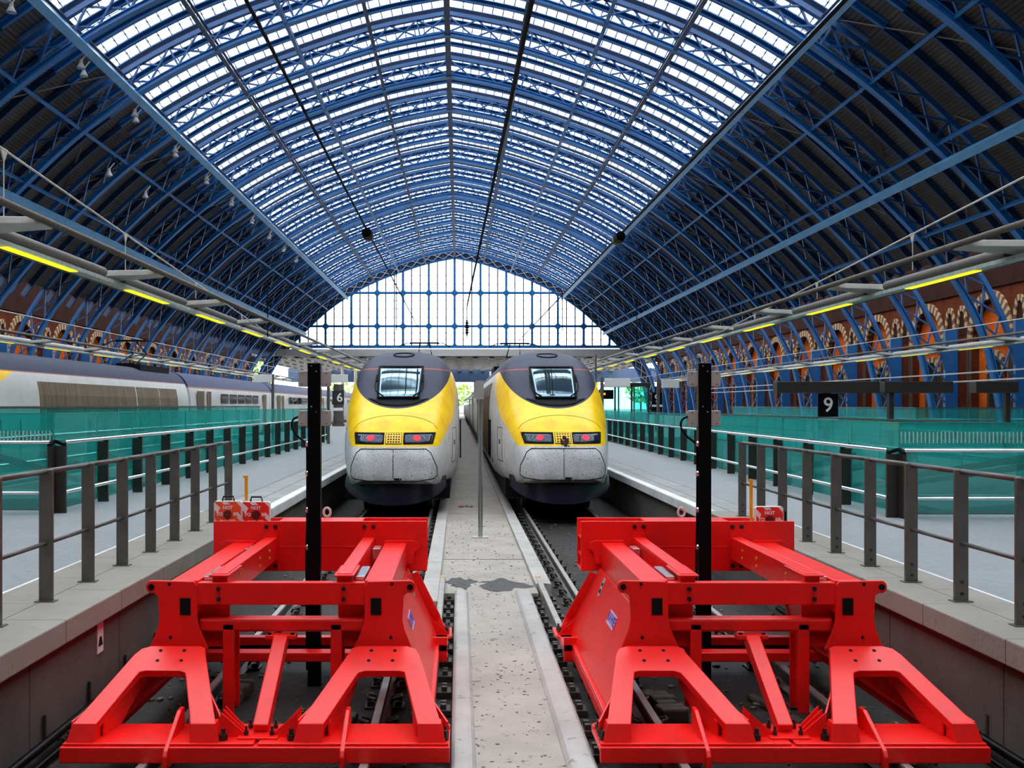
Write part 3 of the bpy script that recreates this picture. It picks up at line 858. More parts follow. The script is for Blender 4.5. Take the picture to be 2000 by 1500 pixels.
        for y,zz in ((8.1,0),(8.9,0),(9.35,0)):
            mb = MB()
            for dz in (.21,.28): mb.cyl((.428*s,y,dz),(1,0,0),.016,.01,10)
            part(mb,'slot_hole',YELLOW_P,0,ib)
        for y0,y1 in ((7.75,8.25),(9.25,9.45)):
            mb = MB(); mb.boxb(min(.57*s,.64*s),max(.57*s,.64*s),y0,y1,.22,.318); part(mb,'brake_shoe',STEEL_L,.004,ib)
        # inner upright
        mb = MB(); mb.boxb(min(.38*s,.47*s),max(.38*s,.47*s),7.66,7.685,-.75,-.04); mb.boxb(min(.415*s,.43*s),max(.415*s,.43*s),7.67,7.86,-.75,-.04); mb.boxb(min(.43*s,.70*s),max(.43*s,.70*s),7.74,7.755,-.24,.10); mb.boxb(min(.38*s,.47*s),max(.38*s,.47*s),7.85,7.875,-.75,-.04); part(mb,'inner_upright')
        # bent rail claw in front of the base
        cl = [(7.02,-.49),(6.93,-.49),(6.60,-.66),(6.575,-.70),(6.575,-.92),(6.62,-.92),(6.66,-.70),(7.02,-.64)]
        mb = MB(); mb.prism(cl, lambda u,v_,w: (w,u,v_), s*.60-.016, s*.60+.016); part(mb,'rail_claw')
        # nuts and bolts
        for k in range(4):
            mb = MB(); p = (1.30*s, 6.72+k*.075, zb); mb.cyl((p[0],p[1],zb+.016),(0,0,1),.022,.032,6); mb.cyl((p[0],p[1],zb+.04),(0,0,1),.011,.05,8); part(mb,'bolt',BOLT,0)
        for k in range(3):
            mb = MB(); p = (1.27*s, 9.86+k*.08, zb); mb.cyl((p[0],p[1],zb+.016),(0,0,1),.022,.032,6); mb.cyl((p[0],p[1],zb+.04),(0,0,1),.011,.05,8); part(mb,'bolt',BOLT,0)
        mb = MB(); mb.cyl((.235*s,6.72,zb+.02),(0,0,1),.030,.04,6); mb.cyl((.235*s,6.72,zb+.05),(0,0,1),.016,.06,8); part(mb,'bolt',BOLT,0)
        for zz in (.245,.165):
            mb = MB(); mb.cyl((.49*s,7.612,zz),(0,1,0),.018,.02,6); mb.cyl((.49*s,7.604,zz),(0,1,0),.010,.03,8); part(mb,'bolt',BOLT,0)
        for dx in (-.045,.045):
            for zz in (.465,.075):
                mb = MB(); mb.cyl((.49*s+dx,9.742,zz),(0,1,0),.023,.026,6); mb.cyl((.49*s+dx,9.73,zz),(0,1,0),.012,.03,8); part(mb,'bolt',BOLT,0)
        for dy in (0,.14):
            mb = MB(); mb.cyl((.09*s,6.78+dy,zb+.03),(0,0,1),.017,.025,6); mb.cyl((.09*s,6.78+dy,zb+.05),(0,0,1),.009,.05,8); part(mb,'bolt',BOLT,0)
    # cross members
    mb = MB(); mb.boxb(-.66,.66,7.62,7.65,.118,.292); mb.boxb(-.66,.66,7.648,7.72,.120,.137); mb.boxb(-.66,.66,7.648,7.72,.278,.290); part(mb,'front_cross_beam')
    mb = MB(); mb.boxb(-.66,.66,7.66,7.80,-.105,.0); cb = part(mb,'lower_cross_beam',RED,.02)
    mb = MB(); mb.boxb(-.64,.64,9.0,9.12,-.12,-.02); part(mb,'rear_cross_beam',RED,.015)
    # centre strut
    mb = MB(); mb.beam((0,6.84,-.60),(0,7.62,-.15),.11,.10); st = part(mb,'centre_strut',RED,.01)
    mb = MB(); mb.boxb(-.14,.14,6.72,6.98,zb,zb+.014); part(mb,'strut_foot_plate',RED,.003,st)
    mb = MB(); mb.boxb(-.12,.12,7.58,7.68,-.145,-.112); part(mb,'strut_head_plate',RED,.004,st)
    for dx in (-.09,.09):
        mb = MB(); mb.cyl((dx,7.61,-.105),(0,0,1),.016,.02,6); part(mb,'bolt',BOLT,0,st)
    # impact beam
    mb = MB(); mb.boxb(-1.07,1.07,9.75,9.775,.02,.52); mb.boxb(-1.07,1.07,10.06,10.085,.02,.52)
    mb.boxb(-1.07,1.07,9.76,10.08,.02,.044); mb.boxb(-.42,.42,9.76,10.08,.495,.519)
    for z in (.16,.33): mb.boxb(-1.06,1.06,9.77,10.07,z,z+.02)
    for x in (-.9,-.45,0,.45,.9): mb.boxb(x-.01,x+.01,9.77,10.07,.03,.34)
    ip = part(mb,'impact_beam',RED,.005)
    mb = MB()
    for s in (-1,1): mb.boxb(s*.49-.075,s*.49+.075,9.743,9.752,.03,.518)
    mb.boxb(-.40,.40,9.745,9.752,.262,.268); part(mb,'mounting_pad',RED,.002,ip)
    mb = MB(); mb.boxb(-.55,.55,10.02,10.45,.42,.46); part(mb,'rear_tray',FIN,.004,ip)
    for x in (.02,):
        mb = MB(); T = [i*math.pi/12 for i in range(25)]; mb.sweep([(.013*math.cos(q*math.pi/4),.013*math.sin(q*math.pi/4)) for q in range(8)], [(x+.035*math.cos(t),10.12,.57+.045*math.sin(t)) for t in T], [(Vector((math.cos(t),0,math.sin(t))),Vector((0,1,0))) for t in T], True, False); part(mb,'lifting_ring',FIN,0,ip)
    return root
PLATE_M = mat('lilac_plate', (.62,.50,.80), .4, var=.1)
PLATE_T = mat('plate_lettering', (.12,.05,.34), .5)
LETTER = []
buf = make_buffer()
for s, f, sp in LETTER:
    mp = [c for c in sp.children if c.name.startswith('maker_plate')][0]
    text_mb('RAWIE', .112, lambda u,v,w: f(u,v,w+.003), .002, bold=.003).build('lettering', PLATE_T, mp)
buf.location.x = -1.395
buf2 = dup(buf, None, (2.29, 6.62, RT), 'bright red steel buffer stop with one lamp board behind it, nearest the platform nine side')

# ---------------------------------------------------------------- black signal posts in the buffer stops
def black_post():
    p = thing('signal_post', (0,9.1,TZ), '', 'post', 'black posts in the buffer stops')
    mb = MB(); mb.boxb(-.06,.06,9.1,9.2,TZ,2.08); pst = mb.build('post', BLACK, p, bevel=.008)
    for z in (1.93,1.56):
        for s in (-1,1):
            mb = MB(); mb.box(s*.105,9.16,z,.10,.06,.15); bx = mb.build('junction_box', GREYBOX, p, bevel=.02)
            mb = MB(); mb.box(s*.105,9.126,z,.095,.01,.145); lid = mb.build('box_lid', GREYBOX, bx, bevel=.004)
            for dz in (-.05,.05):
                mb = MB(); mb.cyl((s*.115,9.119,z+dz),(0,1,0),.006,.006,8); mb.build('lid_screw', BOLT, bx)
    for dx,z in ((-.022,2.05),(.022,2.00),(-.022,1.67),(.022,1.62),(-.022,.02),(.022,.02),(-.022,-.06),(.022,-.06)):
        mb = MB(); mb.cyl((dx,9.098,z),(0,1,0),.009,.012,8); mb.build('screw', STEEL_L, p)
    for z in (1.32,1.04,.70,.35):
        mb = MB(); mb.sphere((-.062,9.12,z),.022,.02,.03,8,6); mb.build('cable_clamp', STEEL_L, p, smooth=True)
    mb = MB(); mb.tube(catmull([(-.14,9.15,1.58),(-.20,9.15,1.55),(-.215,9.15,1.48),(-.17,9.15,1.40),(-.09,9.14,1.33),(-.068,9.13,1.25),(-.068,9.13,.6),(-.075,9.13,.2),(-.068,9.13,-.8)], 5), .011, 8)
    mb.build('cable', BLACK, p, smooth=True)
    return p
bp = black_post(); bp['label'] = 'black steel post with four grey boxes standing in the buffer stop with two lamp boards'
bp.location.x = -1.36
dup(bp, None, (2.30,9.1,TZ), 'black steel post with four grey boxes standing in the buffer stop with one lamp board')

# ---------------------------------------------------------------- lamp boards
SIGNR = mat('sign_red', (.80,.02,.01), .5, var=.05)
SIGNO = mat('sign_orange_red', (.85,.09,.015), .5, var=.05)
LENS = mat('dark_red_lens', (.10,.002,.003), .15, var=.3, scale=40)
def lamp_board(cx, cy, z0, red, label, side=False):
    w = .28; t = thing('lamp_board', (cx,cy,z0), label, 'lamp board', 'striped NOT TO BE MOVED boards')
    f = lambda u,v,d: (cx+u, cy-d, z0+v)
    mb = MB(); r = .015
    mb.prism([(-w/2+r,0),(w/2-r,0),(w/2,r),(w/2,w-r),(w/2-r,w),(-w/2+r,w),(-w/2,w-r),(-w/2,r)], f, -.06, 0); bd = mb.build('board', WHITE, t)
    # red stripes (diagonal) and disc
    def clip(poly):
        for ax, lim, sg in ((0,-w/2+.006,1),(0,w/2-.006,-1),(1,.006,1),(1,w-.006,-1)):
            out = []
            for i in range(len(poly)):
                a, b = poly[i], poly[(i+1)%len(poly)]
                ia, ib = sg*(a[ax]-lim) >= 0, sg*(b[ax]-lim) >= 0
                if ia: out.append(a)
                if ia != ib:
                    q = (lim-a[ax])/(b[ax]-a[ax]); out.append(tuple(x+(y-x)*q for x,y in zip(a,b)))
            poly = out
            if not poly: break
        return poly
    mb = MB()
    for c0 in (.075,.235,.395,.555-.16*4):
        pass
    for k in range(-2,4):
        c = .165 + k*.15          # stripe centre on u+v' axis
        h = .031
        P = clip([(-.4,c+.4-.15-h*1.41),(-.4,c+.4-.15+h*1.41),(.4,c-.4-.15+h*1.41),(.4,c-.4-.15-h*1.41)])
        if len(P) > 2: mb.prism(P, f, .0005, .002)
    mb.prism([(.098*math.cos(i*math.pi/16),.150+.098*math.sin(i*math.pi/16)) for i in range(32)], f, .0005, .003)
    mb.build('red_stripes', red, bd)
    if not side:
        mb = MB(); mb.prism([(-.132,.268),(-.072,.212),(-.098,.184),(-.134,.222)], f, .003, .004); mb.build('sticker', WHITE, bd)
    mb = MB(); mb.cyl((cx,cy-.012,z0+.150),(0,1,0),.041,.024,24); mb.build('lamp_lens', LENS, t, bevel=.005)
    for s, u, v in (('NOT',0,.215),('TO',-.082,.148),('BE',.082,.148),('MOVED',0,.075)):
        text_mb(s, .046, lambda a,b,d: f(u+a, v+b, .003+d), .002, bold=.0015).build('lettering', WHITE, bd)
    mb = MB()
    if side: pts = [(w/2,.24),(w/2+.03,.225),(w/2+.03,.08),(w/2,.065)]
    else: pts = [(-.06,w),(-.05,w+.045),(.05,w+.045),(.06,w)]
    mb.tube([f(u,v,-.03) for u,v in pts], .009, 8); mb.build('handle', BLACK, t)
    mb = MB(); mb.boxb(cx-w/2+.01,cx+w/2-.01,cy,cy+.06,z0-.025,z0); mb.build('foot', YELLOW_P, t)
    return t
lamp_board(-2.347,9.86,.43,SIGNO,'orange red striped NOT TO BE MOVED lamp board, nearer the platform of the pair')
lamp_board(-2.062,9.86,.425,SIGNR,'red striped NOT TO BE MOVED lamp board, nearer the track of the pair')
lamp_board(3.145,9.86,.375,SIGNR,'single red striped NOT TO BE MOVED lamp board with its handle on its side',True)
def pole(cx,cy,z1,label):
    t = thing('yellow_pole',(cx,cy,.352),label,'pole','thin yellow poles')
    mb = MB(); mb.boxb(cx-.014,cx+.014,cy-.014,cy+.014,.352,z1); mb.build('shaft',YELLOW_P,t)
    mb = MB(); mb.boxb(cx-.03,cx+.016,cy-.016,cy+.016,z1-.012,z1+.01); mb.build('hook',YELLOW_P,t)
pole(-2.19,10.0,.95,'thin yellow pole rising between the pair of lamp boards')
pole(2.985,9.95,.917,'thin yellow pole beside the single lamp board')

# ---------------------------------------------------------------- grey railings
def railing(X, zs, label, bolts):
    t = thing('platform_railing', (X,zs[-1],0), label, 'railing', 'grey railings')
    p0 = None
    for y in zs:
        if p0 is None:
            mb = MB(); mb.boxb(X-.058,X+.058,y-.02,y+.02,0,1.13); p0 = mb.build('post', POSTM, t, bevel=.006)
            mb = MB(); mb.boxb(X-.085,X+.085,y-.05,y+.05,0,.008); mb.build('foot_plate', POSTM, p0)
            if bolts:
                for z in (.07,.17):
                    mb = MB(); mb.cyl((X,y-.021,z),(0,1,0),.016,.006,12); mb.build('post_bolt', BOLT, p0)
            y0 = y
        else: dup(p0, t).location.y = y - y0
    for z, r, nm in ((1.115,.024,'top_rail'),(.50,.018,'middle_rail')):
        for a, b in zip(zs, zs[1:]):
            mb = MB(); mb.tube([(X,a+.02,z),(X,b-.02,z)], r, 10); mb.build(nm, STEEL if False else POSTM, t, smooth=True)
    return t
railing(-3.54, [7.40-.94*2+.94*i for i in range(11)], 'grey steel railing on the stone edge beside the buffer stop with two lamp boards', False)
railing(4.30, [7.42-.92*2+.92*i for i in range(11)], 'grey steel railing with bolted posts on the stone edge beside the single lamp board', True)

# ---------------------------------------------------------------- teal glass balustrades
def balustrade(path, label, side, H=1.55, step=1.86, rails=True, stripes_seg=None, k=1.0):
    """path: list of xy corners; side: +1/-1 which side of the path the posts and rails stand"""
    t = thing('glass_balustrade', (*path[0],0), label, 'glass balustrade', 'teal glass balustrades')
    for si, (a, b) in enumerate(zip(path, path[1:])):
        a = Vector((*a,0)); b = Vector((*b,0)); L = (b-a).length; d = (b-a)/L; nrm = Vector((-d.y,d.x,0))*side
        n = max(1, round(L/step)); q = L/n
        g0 = p0 = None
        for i in range(n):
            c = a + d*(q*i)
            if g0 is None:
                mb = MB(); e0 = c + d*.012; e1 = c + d*(q-.012)
                mb.add([e0+nrm*u+Vector((0,0,z)) for u in (-.008,.008) for z in (.06,H)] + [e1+nrm*u+Vector((0,0,z)) for u in (-.008,.008) for z in (.06,H)],
                       [(0,1,3,2),(4,6,7,5),(0,4,5,1),(2,3,7,6),(1,5,7,3),(0,2,6,4)])
                g0 = mb.build('glass_panel', TEAL, t); c0 = c
                mb = MB(); mb.beam(e0+Vector((0,0,H+.004)), e1+Vector((0,0,H+.004)), .018, .012); mb.beam(e1+Vector((0,0,.06)), e1+Vector((0,0,H)), .022, .022); mb.build('glass_edge', TEAL_E, g0)
            else: dup(g0, t).location = (c - c0)
        if rails:
            for i in range(n+1):
                c = a + d*(q*i)
                if p0 is None:
                    mb = MB(); mb.beam(c+nrm*.10+Vector((0,0,0)), c+nrm*.10+Vector((0,0,1.05*k)), .18, .05, tuple(d)); p0 = mb.build('post', POSTD, t); cc = c
                    mb = MB(); mb.beam(c+nrm*.02+Vector((0,0,1.12*k)), c+nrm*.18+Vector((0,0,1.06*k)), .05, .05); mb.build('bracket', DARK, p0)
                else: dup(p0, t).location = c - cc
            for z, r, nm in ((1.11,.028,'handrail'),(.33,.028,'lower_rail')):
                mb = MB(); e = nrm*.19 + Vector((0,0,z*k)); mb.tube([a+e-d*.0, b+e], r, 10); mb.build(nm, STEEL_L, t, smooth=True)
        else:
            mb = MB(); mb.beam(a+Vector((0,0,H+.02)), b+Vector((0,0,H+.02)), .07, .05); mb.build('top_rail', POSTM, t)
            mb = MB(); mb.beam(a+Vector((0,0,.03)), b+Vector((0,0,.03)), .10, .10); mb.build('shoe', POSTM, t)
            mb = MB(); mb.tube([a+nrm*-.1+Vector((0,0,1.0)), b+nrm*-.1+Vector((0,0,1.0))], .03, 8); mb.build('handrail', STEEL_L, t, smooth=True)
            mb = MB(); mb.tube([a+nrm*-.1+Vector((0,0,.45)), b+nrm*-.1+Vector((0,0,.45))], .03, 8); mb.build('lower_rail', STEEL_L, t, smooth=True)
        if stripes_seg == si:
            mb = MB(); m = int(L/.06)
            for i in range(m):
                c = a + d*(.03+i*.06); mb.box(c.x, c.y-.012, 1.20, .018, .004, .17)
            mb.build('stripe_film', FIN, t)
    return t
balustrade([(-9.3,15.2),(-6.33,15.2),(-6.33,46.2)], 'teal glass balustrade with steel handrails around the ramp opening, first yellow nosed train side', -1, stripes_seg=0)
balustrade([(12.3,14.6),(6.60,14.6),(7.42,52.2)], 'teal glass balustrade with steel handrails around the ramp opening, platform nine side', 1, 1.42, stripes_seg=0, k=.91)
balustrade([(-9.5,15.2),(-9.5,46.2)], 'teal glass balustrade along the back of the ramp opening, nearest the white train', 1, 1.62, 2.4, False)
balustrade([(12.4,14.6),(12.4,52.2)], 'teal glass balustrade along the back of the ramp opening, below the hanging nine sign', 1, 1.25, 2.4, False)
balustrade([(33.0,48.0),(22.5,48.0),(22.5,80)], 'teal glass balustrade on the outer platform in front of the brick arches', 1, 1.55, 2.4, False)
balustrade([(-20.0,40.0),(-20.0,75)], 'teal glass balustrade on the outer platform behind the white train', 1, 1.35, 2.4, False)

# ---------------------------------------------------------------- trains
NOSE = [0,.03,.10,.22,.40,.65,.95,1.35,1.7,2.3,3.0,3.35,4.2,5.0,6.2]
f_hw = pchip(NOSE, [.60,.72,.82,.90,.97,1.03,1.09,1.16,1.21,1.29,1.34,1.355,1.39,1.405,1.408])
f_zt = pchip(NOSE, [.52,.66,.80,.96,1.10,1.28,1.45,1.63,1.80,2.17,2.60,2.74,2.99,3.10,3.15])
f_zs = pchip([0,.4,1,2,4,6], [.25,.35,.45,.6,.85,.95])
f_n = pchip([0,1,2.5,6], [3.0,3.0,3.1,3.3])
ZSH = -.03
def ring(d, N=26):
    hw, zt, zs, n = f_hw(d), f_zt(d), f_zs(d), f_n(d)
    R = []
    zb = ZSH + .10*max(0, 1-d/.25)
    for i in range(6):
        t = i/6; R.append((hw*(.955+.045*math.sin(t*math.pi/2)), zb + (zs-zb)*t))
    for i in range(N+1):
        a = i/N*math.pi/2
        R.append((hw*max(0,math.cos(a))**(2/n), zs + (zt-zs)*math.sin(a)**(2/n)))
    return R
def loft(ds, y_of=lambda d: d):
    mb = MB(); n = None
    for d in ds:
        R = ring(d); full = R + [(-x,z) for x,z in R[::-1][1:]]
        n = len(full); mb.v += [Vector((x, d, z)) for x,z in full]
    for i in range(len(ds)-1):
        for j in range(n-1): mb.face((i*n+j, i*n+j+1, (i+1)*n+j+1, (i+1)*n+j))
        mb.face((i*n+n-1, i*n, (i+1)*n, (i+1)*n+n-1))
    mb.face(range(n)[::-1]); mb.face([(len(ds)-1)*n+j for j in range(n)])
    return mb
ds = [0,.015,.03,.06,.10,.15,.22,.30,.40,.52,.65,.80,.95,1.15,1.35,1.5,1.7,2,2.3,2.65,3,3.35,3.8,4.2,4.6,5,5.6,6.2,8,12,16,22]
nose_mb = loft(ds)

def train_paint():
    m, nt, out = new_mat('train_livery'); g = G(nt); v = g.obj(); s = g.xyz(v)
    x, y, z = g.m('ABSOLUTE', s[0]), s[1], g.m('ADD', s[2], RT)       # back to platform datum
    yel = g.mix(g.ramp(g.noise(v,1.7,8,.7), .45,.72), (1.0,.66,.001), (.85,.43,.004))
    yel = g.mix(g.m('MULTIPLY', g.ramp(g.noise(v,14,6,.75), .60,.70), .55), yel, (.12,.07,.01))
    sil = g.mix(g.ramp(g.noise(v,2.2,6,.6), .35,.7), (.72,.72,.73), (.52,.52,.53))
    sil = g.mix(g.m('MULTIPLY', g.ramp(g.noise(v,34,6,.8), .52,.62), .7), sil, (.10,.085,.07))
    grime = g.m('MULTIPLY', g.ramp(z, .22, -.06), g.ramp(g.noise(v,5,8,.7), .30,.55))
    sil = g.mix(grime, sil, (.09,.05,.015))
    blu = g.mix(g.ramp(g.noise(v,3,6), .35,.7), (.030,.034,.075), (.022,.024,.050))
    body = g.mix(g.ramp(g.noise(v,1.2,6), .3,.7), (.60,.59,.56), (.50,.49,.46))
    # ellipse of the dark windscreen mask
    e = g.m('ADD', g.m('POWER', g.m('DIVIDE', x, 1.19), 2.0), g.m('POWER', g.m('DIVIDE', g.m('SUBTRACT', 2.57, z), .96), 2.0))
    inE = g.m('MAXIMUM', g.m('LESS_THAN', e, 1.0), g.m('GREATER_THAN', z, 2.60))
    isy = g.m('MULTIPLY', g.m('GREATER_THAN', g.m('SUBTRACT', z, g.m('MULTIPLY', g.m('MAXIMUM', g.m('SUBTRACT', x, .80), 0), .0)), .79),
              g.m('LESS_THAN', y, g.m('ADD', .55, g.m('MULTIPLY', g.m('SUBTRACT', z, .79), 3.1))))
    far = g.m('GREATER_THAN', y, 4.8)
    c = g.mix(isy, sil, yel); c = g.mix(far, c, body); 
    c = g.mix(isy, c, yel)
    c = g.mix(inE, c, blu)
    red = g.m('LESS_THAN', g.m('ABSOLUTE', g.m('SUBTRACT', z, 2.585)), .012)
    c = g.mix(g.m('MULTIPLY', red, g.m('LESS_THAN', x, 2.0)), c, (.45,.07,.04))
    nt.links.new(g.bsdf(c, g.mix(inE, (.36,.36,.36), (.55,.55,.55)), 0, .28), out.inputs[0]); return m
PAINT = train_paint()
SCREEN = mat('windscreen_glass', (.17,.27,.31), .03, .9, var=.02)
LOUVRE_M = None
def louvre():
    m, nt, out = new_mat('brown_louvre'); g = G(nt); s = g.xyz(g.obj())
    w = g.noise(g.comb(g.m('MULTIPLY', s[1], 9.0), 0, g.m('MULTIPLY', s[2], .6)), 1.0, 4)
    c = g.mix(g.ramp(w,.3,.7), (.06,.038,.018), (.22,.145,.07))
    nt.links.new(g.bsdf(c,.5,.2), out.inputs[0]); return m
LOUVRE_M = louvre()
COACH = None
def coach_paint():
    m, nt, out = new_mat('coach_livery'); g = G(nt); v = g.obj(); s = g.xyz(v); z = g.m('ADD', s[2], RT)
    body = g.mix(g.ramp(g.noise(v,1.2,6), .3,.7), (.62,.61,.58), (.50,.49,.46))
    c = g.mix(g.m('GREATER_THAN', z, 2.50), body, (.035,.05,.12))
    c = g.mix(g.m('LESS_THAN', g.m('ABSOLUTE', g.m('SUBTRACT', z, 2.47)), .025), c, (.45,.12,.06))
    c = g.mix(g.m('LESS_THAN', z, .25), c, (.10,.085,.07))
    nt.links.new(g.bsdf(c,.55,0,.35), out.inputs[0]); return m
COACH = coach_paint()
WINDOW_M = mat('dark_carriage_window', (.012,.016,.02), .05, var=.2, spec=.8)
SKIRT = mat('navy_plough', (.006,.006,.020), .25, var=.3, coat=.3)
HEADL = mat('headlamp_glass', (.03,.04,.065), .05, .45, var=.5, scale=9)
TAIL = emis('tail_lamp', (.95,.06,.10), 1.0)
YGRILL = mat('grille_yellow', (.85,.52,.005), .4, var=.08)

def make_train():
    NY = 20.85
    root = thing('train', (0,NY,RT), '', 'train', 'high speed trains')
    off = Vector((0,NY,0))
    me_bvh = BVHTree.FromPolygons([v.copy() for v in nose_mb.v], [tuple(f) for f in nose_mb.f])
    def hit(x, z):
        r = me_bvh.ray_cast(Vector((x,-3,z)), Vector((0,1,0)))
        if r[0] is None: return Vector((x, 6, z)), Vector((0,-1,0))
        nr = r[1] if r[1].y < 0 or r[1].z > 0 else -r[1]
        if nr.y > 0: nr = -nr
        return r[0], nr
    def side_hit(y, z, s):
        r = me_bvh.ray_cast(Vector((s*4,y,z)), Vector((-s,0,0)))
        if r[0] is None: return Vector((s*1.4,y,z)), Vector((s,0,0))
        nr = r[1]; nr = nr if nr.x*s > 0 else -nr
        return r[0], nr
    def patch(fn, caster, nu, nv, o):
        mb = MB(); idx = []
        for i in range(nu+1):
            for j in range(nv+1):
                p, nr = caster(*fn(i/nu, j/nv)); mb.v.append(p + nr*o + off)
        for i in range(nu+1):
            for j in range(nv+1):
                p, nr = caster(*fn(i/nu, j/nv)); mb.v.append(p - nr*.02 + off)
        M = (nu+1)*(nv+1)
        for i in range(nu):
            for j in range(nv):
                a = i*(nv+1)+j; mb.face((a,a+1,a+nv+2,a+nv+1)); mb.face((M+a+nv+1,M+a+nv+2,M+a+1,M+a))
        for i in range(nu):
            for j in (0,nv):
                a = i*(nv+1)+j; mb.face((a,a+nv+1,M+a+nv+1,M+a))
        for j in range(nv):
            for i in (0,nu):
                a = i*(nv+1)+j; mb.face((a,a+1,M+a+1,M+a))
        return mb
    def line(pts, r, nm, m, o=.0, par=None, n=6):
        P = []
        for (a,b) in zip(pts, pts[1:]):
            k = max(1, int(math.dist(a,b)/.06))
            for i in range(k):
                p, nr = hit(a[0]+(b[0]-a[0])*i/k, a[1]+(b[1]-a[1])*i/k); P.append(p + nr*o + off)
        p, nr = hit(*pts[-1]); P.append(p + nr*o + off)
        mb = MB(); mb.tube(P, r, n); return mb.build(nm, m, par or root)
    mb = MB(); mb.v = [v + off for v in nose_mb.v]; mb.f = list(nose_mb.f); mb.mi = [0]*len(mb.f)
    body = mb.build('power_car_body', PAINT, root, smooth='auto')
    # windscreen, cowl, wipers
    cs4 = [hit(-.46,1.84)[0], hit(.46,1.84)[0], hit(.52,2.58)[0], hit(-.52,2.58)[0]]
    def flat_hit(x, z):                       # the pane is flatter than the shell round it
        p, nr = hit(x, z); v = (z-1.84)/.74; u = (x/(.46+.06*v)+1)/2
        q = (cs4[0]*(1-u)+cs4[1]*u)*(1-v) + (cs4[3]*(1-u)+cs4[2]*u)*v
        e = max(0, 1-max(abs(2*u-1), abs(2*v-1)))**.3
        return p.lerp(q, .5) + nr*.05, nr
    mb = patch(lambda u,v: ((u*2-1)*(.46+.06*v), 1.84+.74*v), flat_hit, 16, 12, .012); ws = mb.build('windscreen', SCREEN, root, smooth=True)
    line([(-.47,1.83),(-.53,2.59),(.53,2.59),(.47,1.83),(-.47,1.83)], .026, 'windscreen_seal', DARK, .045, ws)
    mb = patch(lambda u,v: ((u*2-1)*(.70-.28*(1-v)), 1.66+.13*v+.05*abs(u*2-1)**2), hit, 12, 3, .02); mb.build('cowl', DARK, root, smooth=True)
    for s in (-1,1):
        w = line([(s*.34,1.83),(s*.52,1.95),(s*.56,2.05),(s*.55,2.30)], .014, 'wiper', DARK, .085)
        line([(s*.545,2.20),(s*.545,2.36)], .024, 'wiper_boss', DARK, .06, w)
    # roof badge
    c0 = Vector((0,4.15,0))
    rr = [(0.26*math.cos(t),.26*math.sin(t)*1.1) for t in [i*math.pi/14 for i in range(29)]]
    P = []
    for a,b in rr:
        d = 4.15+b; zt = f_zt(d); P.append(Vector((a,d,zt - (zt-f_zs(d))*(1-(1-(abs(a)/f_hw(d))**f_n(d))**(1/f_n(d))) + .005)) + off)
    mb = MB(); mb.tube(P, .02, 6); mb.build('roof_badge_ring', DARK, root)
    # hatch seam, cover seams
    line([(x, 1.10+.36*math.sqrt(max(0,1-(x/.95)**2))) for x in [(-.94+i*.094) for i in range(21)]], .007, 'hatch_seam', DARK)
    cov = [(-.70,.74),(.70,.74),(.80,.66),(.93,.36),(.94,.16),(.86,.10),(.5,.06),(0,.05),(-.5,.06),(-.86,.10),(-.94,.16),(-.93,.36),(-.80,.66),(-.70,.74)]
    cs = line(cov, .012, 'coupler_cover_seam', DARK)
    line([(0,.73),(0,.06)], .007, 'cover_split', DARK, 0, cs)
    for x,z in ((-.78,.52),(-.36,.50),(.36,.50),(.78,.52),(-.82,.22),(-.40,.17),(.40,.17),(.82,.22)):
        p, nr = hit(x,z); mb = MB(); mb.cyl(p+off, nr, .011, .01, 8); mb.build('cover_fastener', DARK, root)
    mb = patch(lambda u,v: (.02+.16*u, .075+.045*v), hit, 2, 1, .01); jk = mb.build('coupler_slot', DARK, root)
    line([(.12,.13),(.19,.07)], .012, 'slot_handle', STEEL_L, .025, jk)
    # lamps
    for s in (-1,1):
        mb = patch(lambda u,v: (s*(.225+(.60+.06*v)*u), .855+.215*v), hit, 8, 4, .008); h = mb.build('headlamp_glass', HEADL, root, smooth=True)
        line([(s*.215,.845),(s*.215,1.08),(s*.895,1.08),(s*.835,.845),(s*.215,.845)], .010, 'lamp_rim', DARK, .004, h)
        p, nr = hit(s*.50,.965); mb = MB(); mb.cyl(p+off+nr*.012, nr, .082, .02, 20); mb.build('tail_lamp', TAIL, h)
    mb = patch(lambda u,v: ((u*2-1)*.165, .855+.215*v), hit, 4, 3, .014); gr = mb.build('lamp_grille', YGRILL, root)
    mb = MB()
    for i in range(5):
        for j in range(4):
            p, nr = hit(-.116+i*.058, .885+j*.052); mb.cyl(p+off+nr*.014, nr, .020, .006, 10)
    mb.build('grille_holes', DARK, gr)
    line([(-.175,.845),(-.175,1.08),(.175,1.08),(.175,.845),(-.175,.845)], .006, 'grille_seam', DARK, .004, gr)
    # plough skirt under the nose: bowed in plan, deepest in the middle
    mb = MB(); N = 24; T = []
    for k, (zo, fr_) in enumerate(((ZSH+.06,1.0),(ZSH-.12,1.03),(0,1.0))):
        pass
    top, bot, bot2 = [], [], []
    for i in range(N+1):
        u = i/N*2-1; x = u*1.14
        yy = .12 + 1.25*(1-math.sqrt(max(0,1-(abs(u)*.94)**2.2)))
        zb_ = -.04 - .46*math.sqrt(max(0,1-(u*.98)**2))
        top.append((x*.98,yy+.10,ZSH+.14)); bot.append((x,yy-.02,zb_+.02)); bot2.append((x*.96,yy+.16,zb_))
    rows = [top,bot,bot2,[(x,y+.5,z+.05) for x,y,z in bot2],[(x,y+.5,z) for x,y,z in top]]
    for r_ in rows: mb.v += [Vector(p)+off for p in r_]
    for a in range(len(rows)):
        b = (a+1) % len(rows)
        for i in range(N): mb.face((a*(N+1)+i, a*(N+1)+i+1, b*(N+1)+i+1, b*(N+1)+i))
    mb.face([a*(N+1) for a in range(len(rows))]); mb.face([a*(N+1)+N for a in range(len(rows))])
    mb.build('plough_skirt', SKIRT, root, smooth='auto')
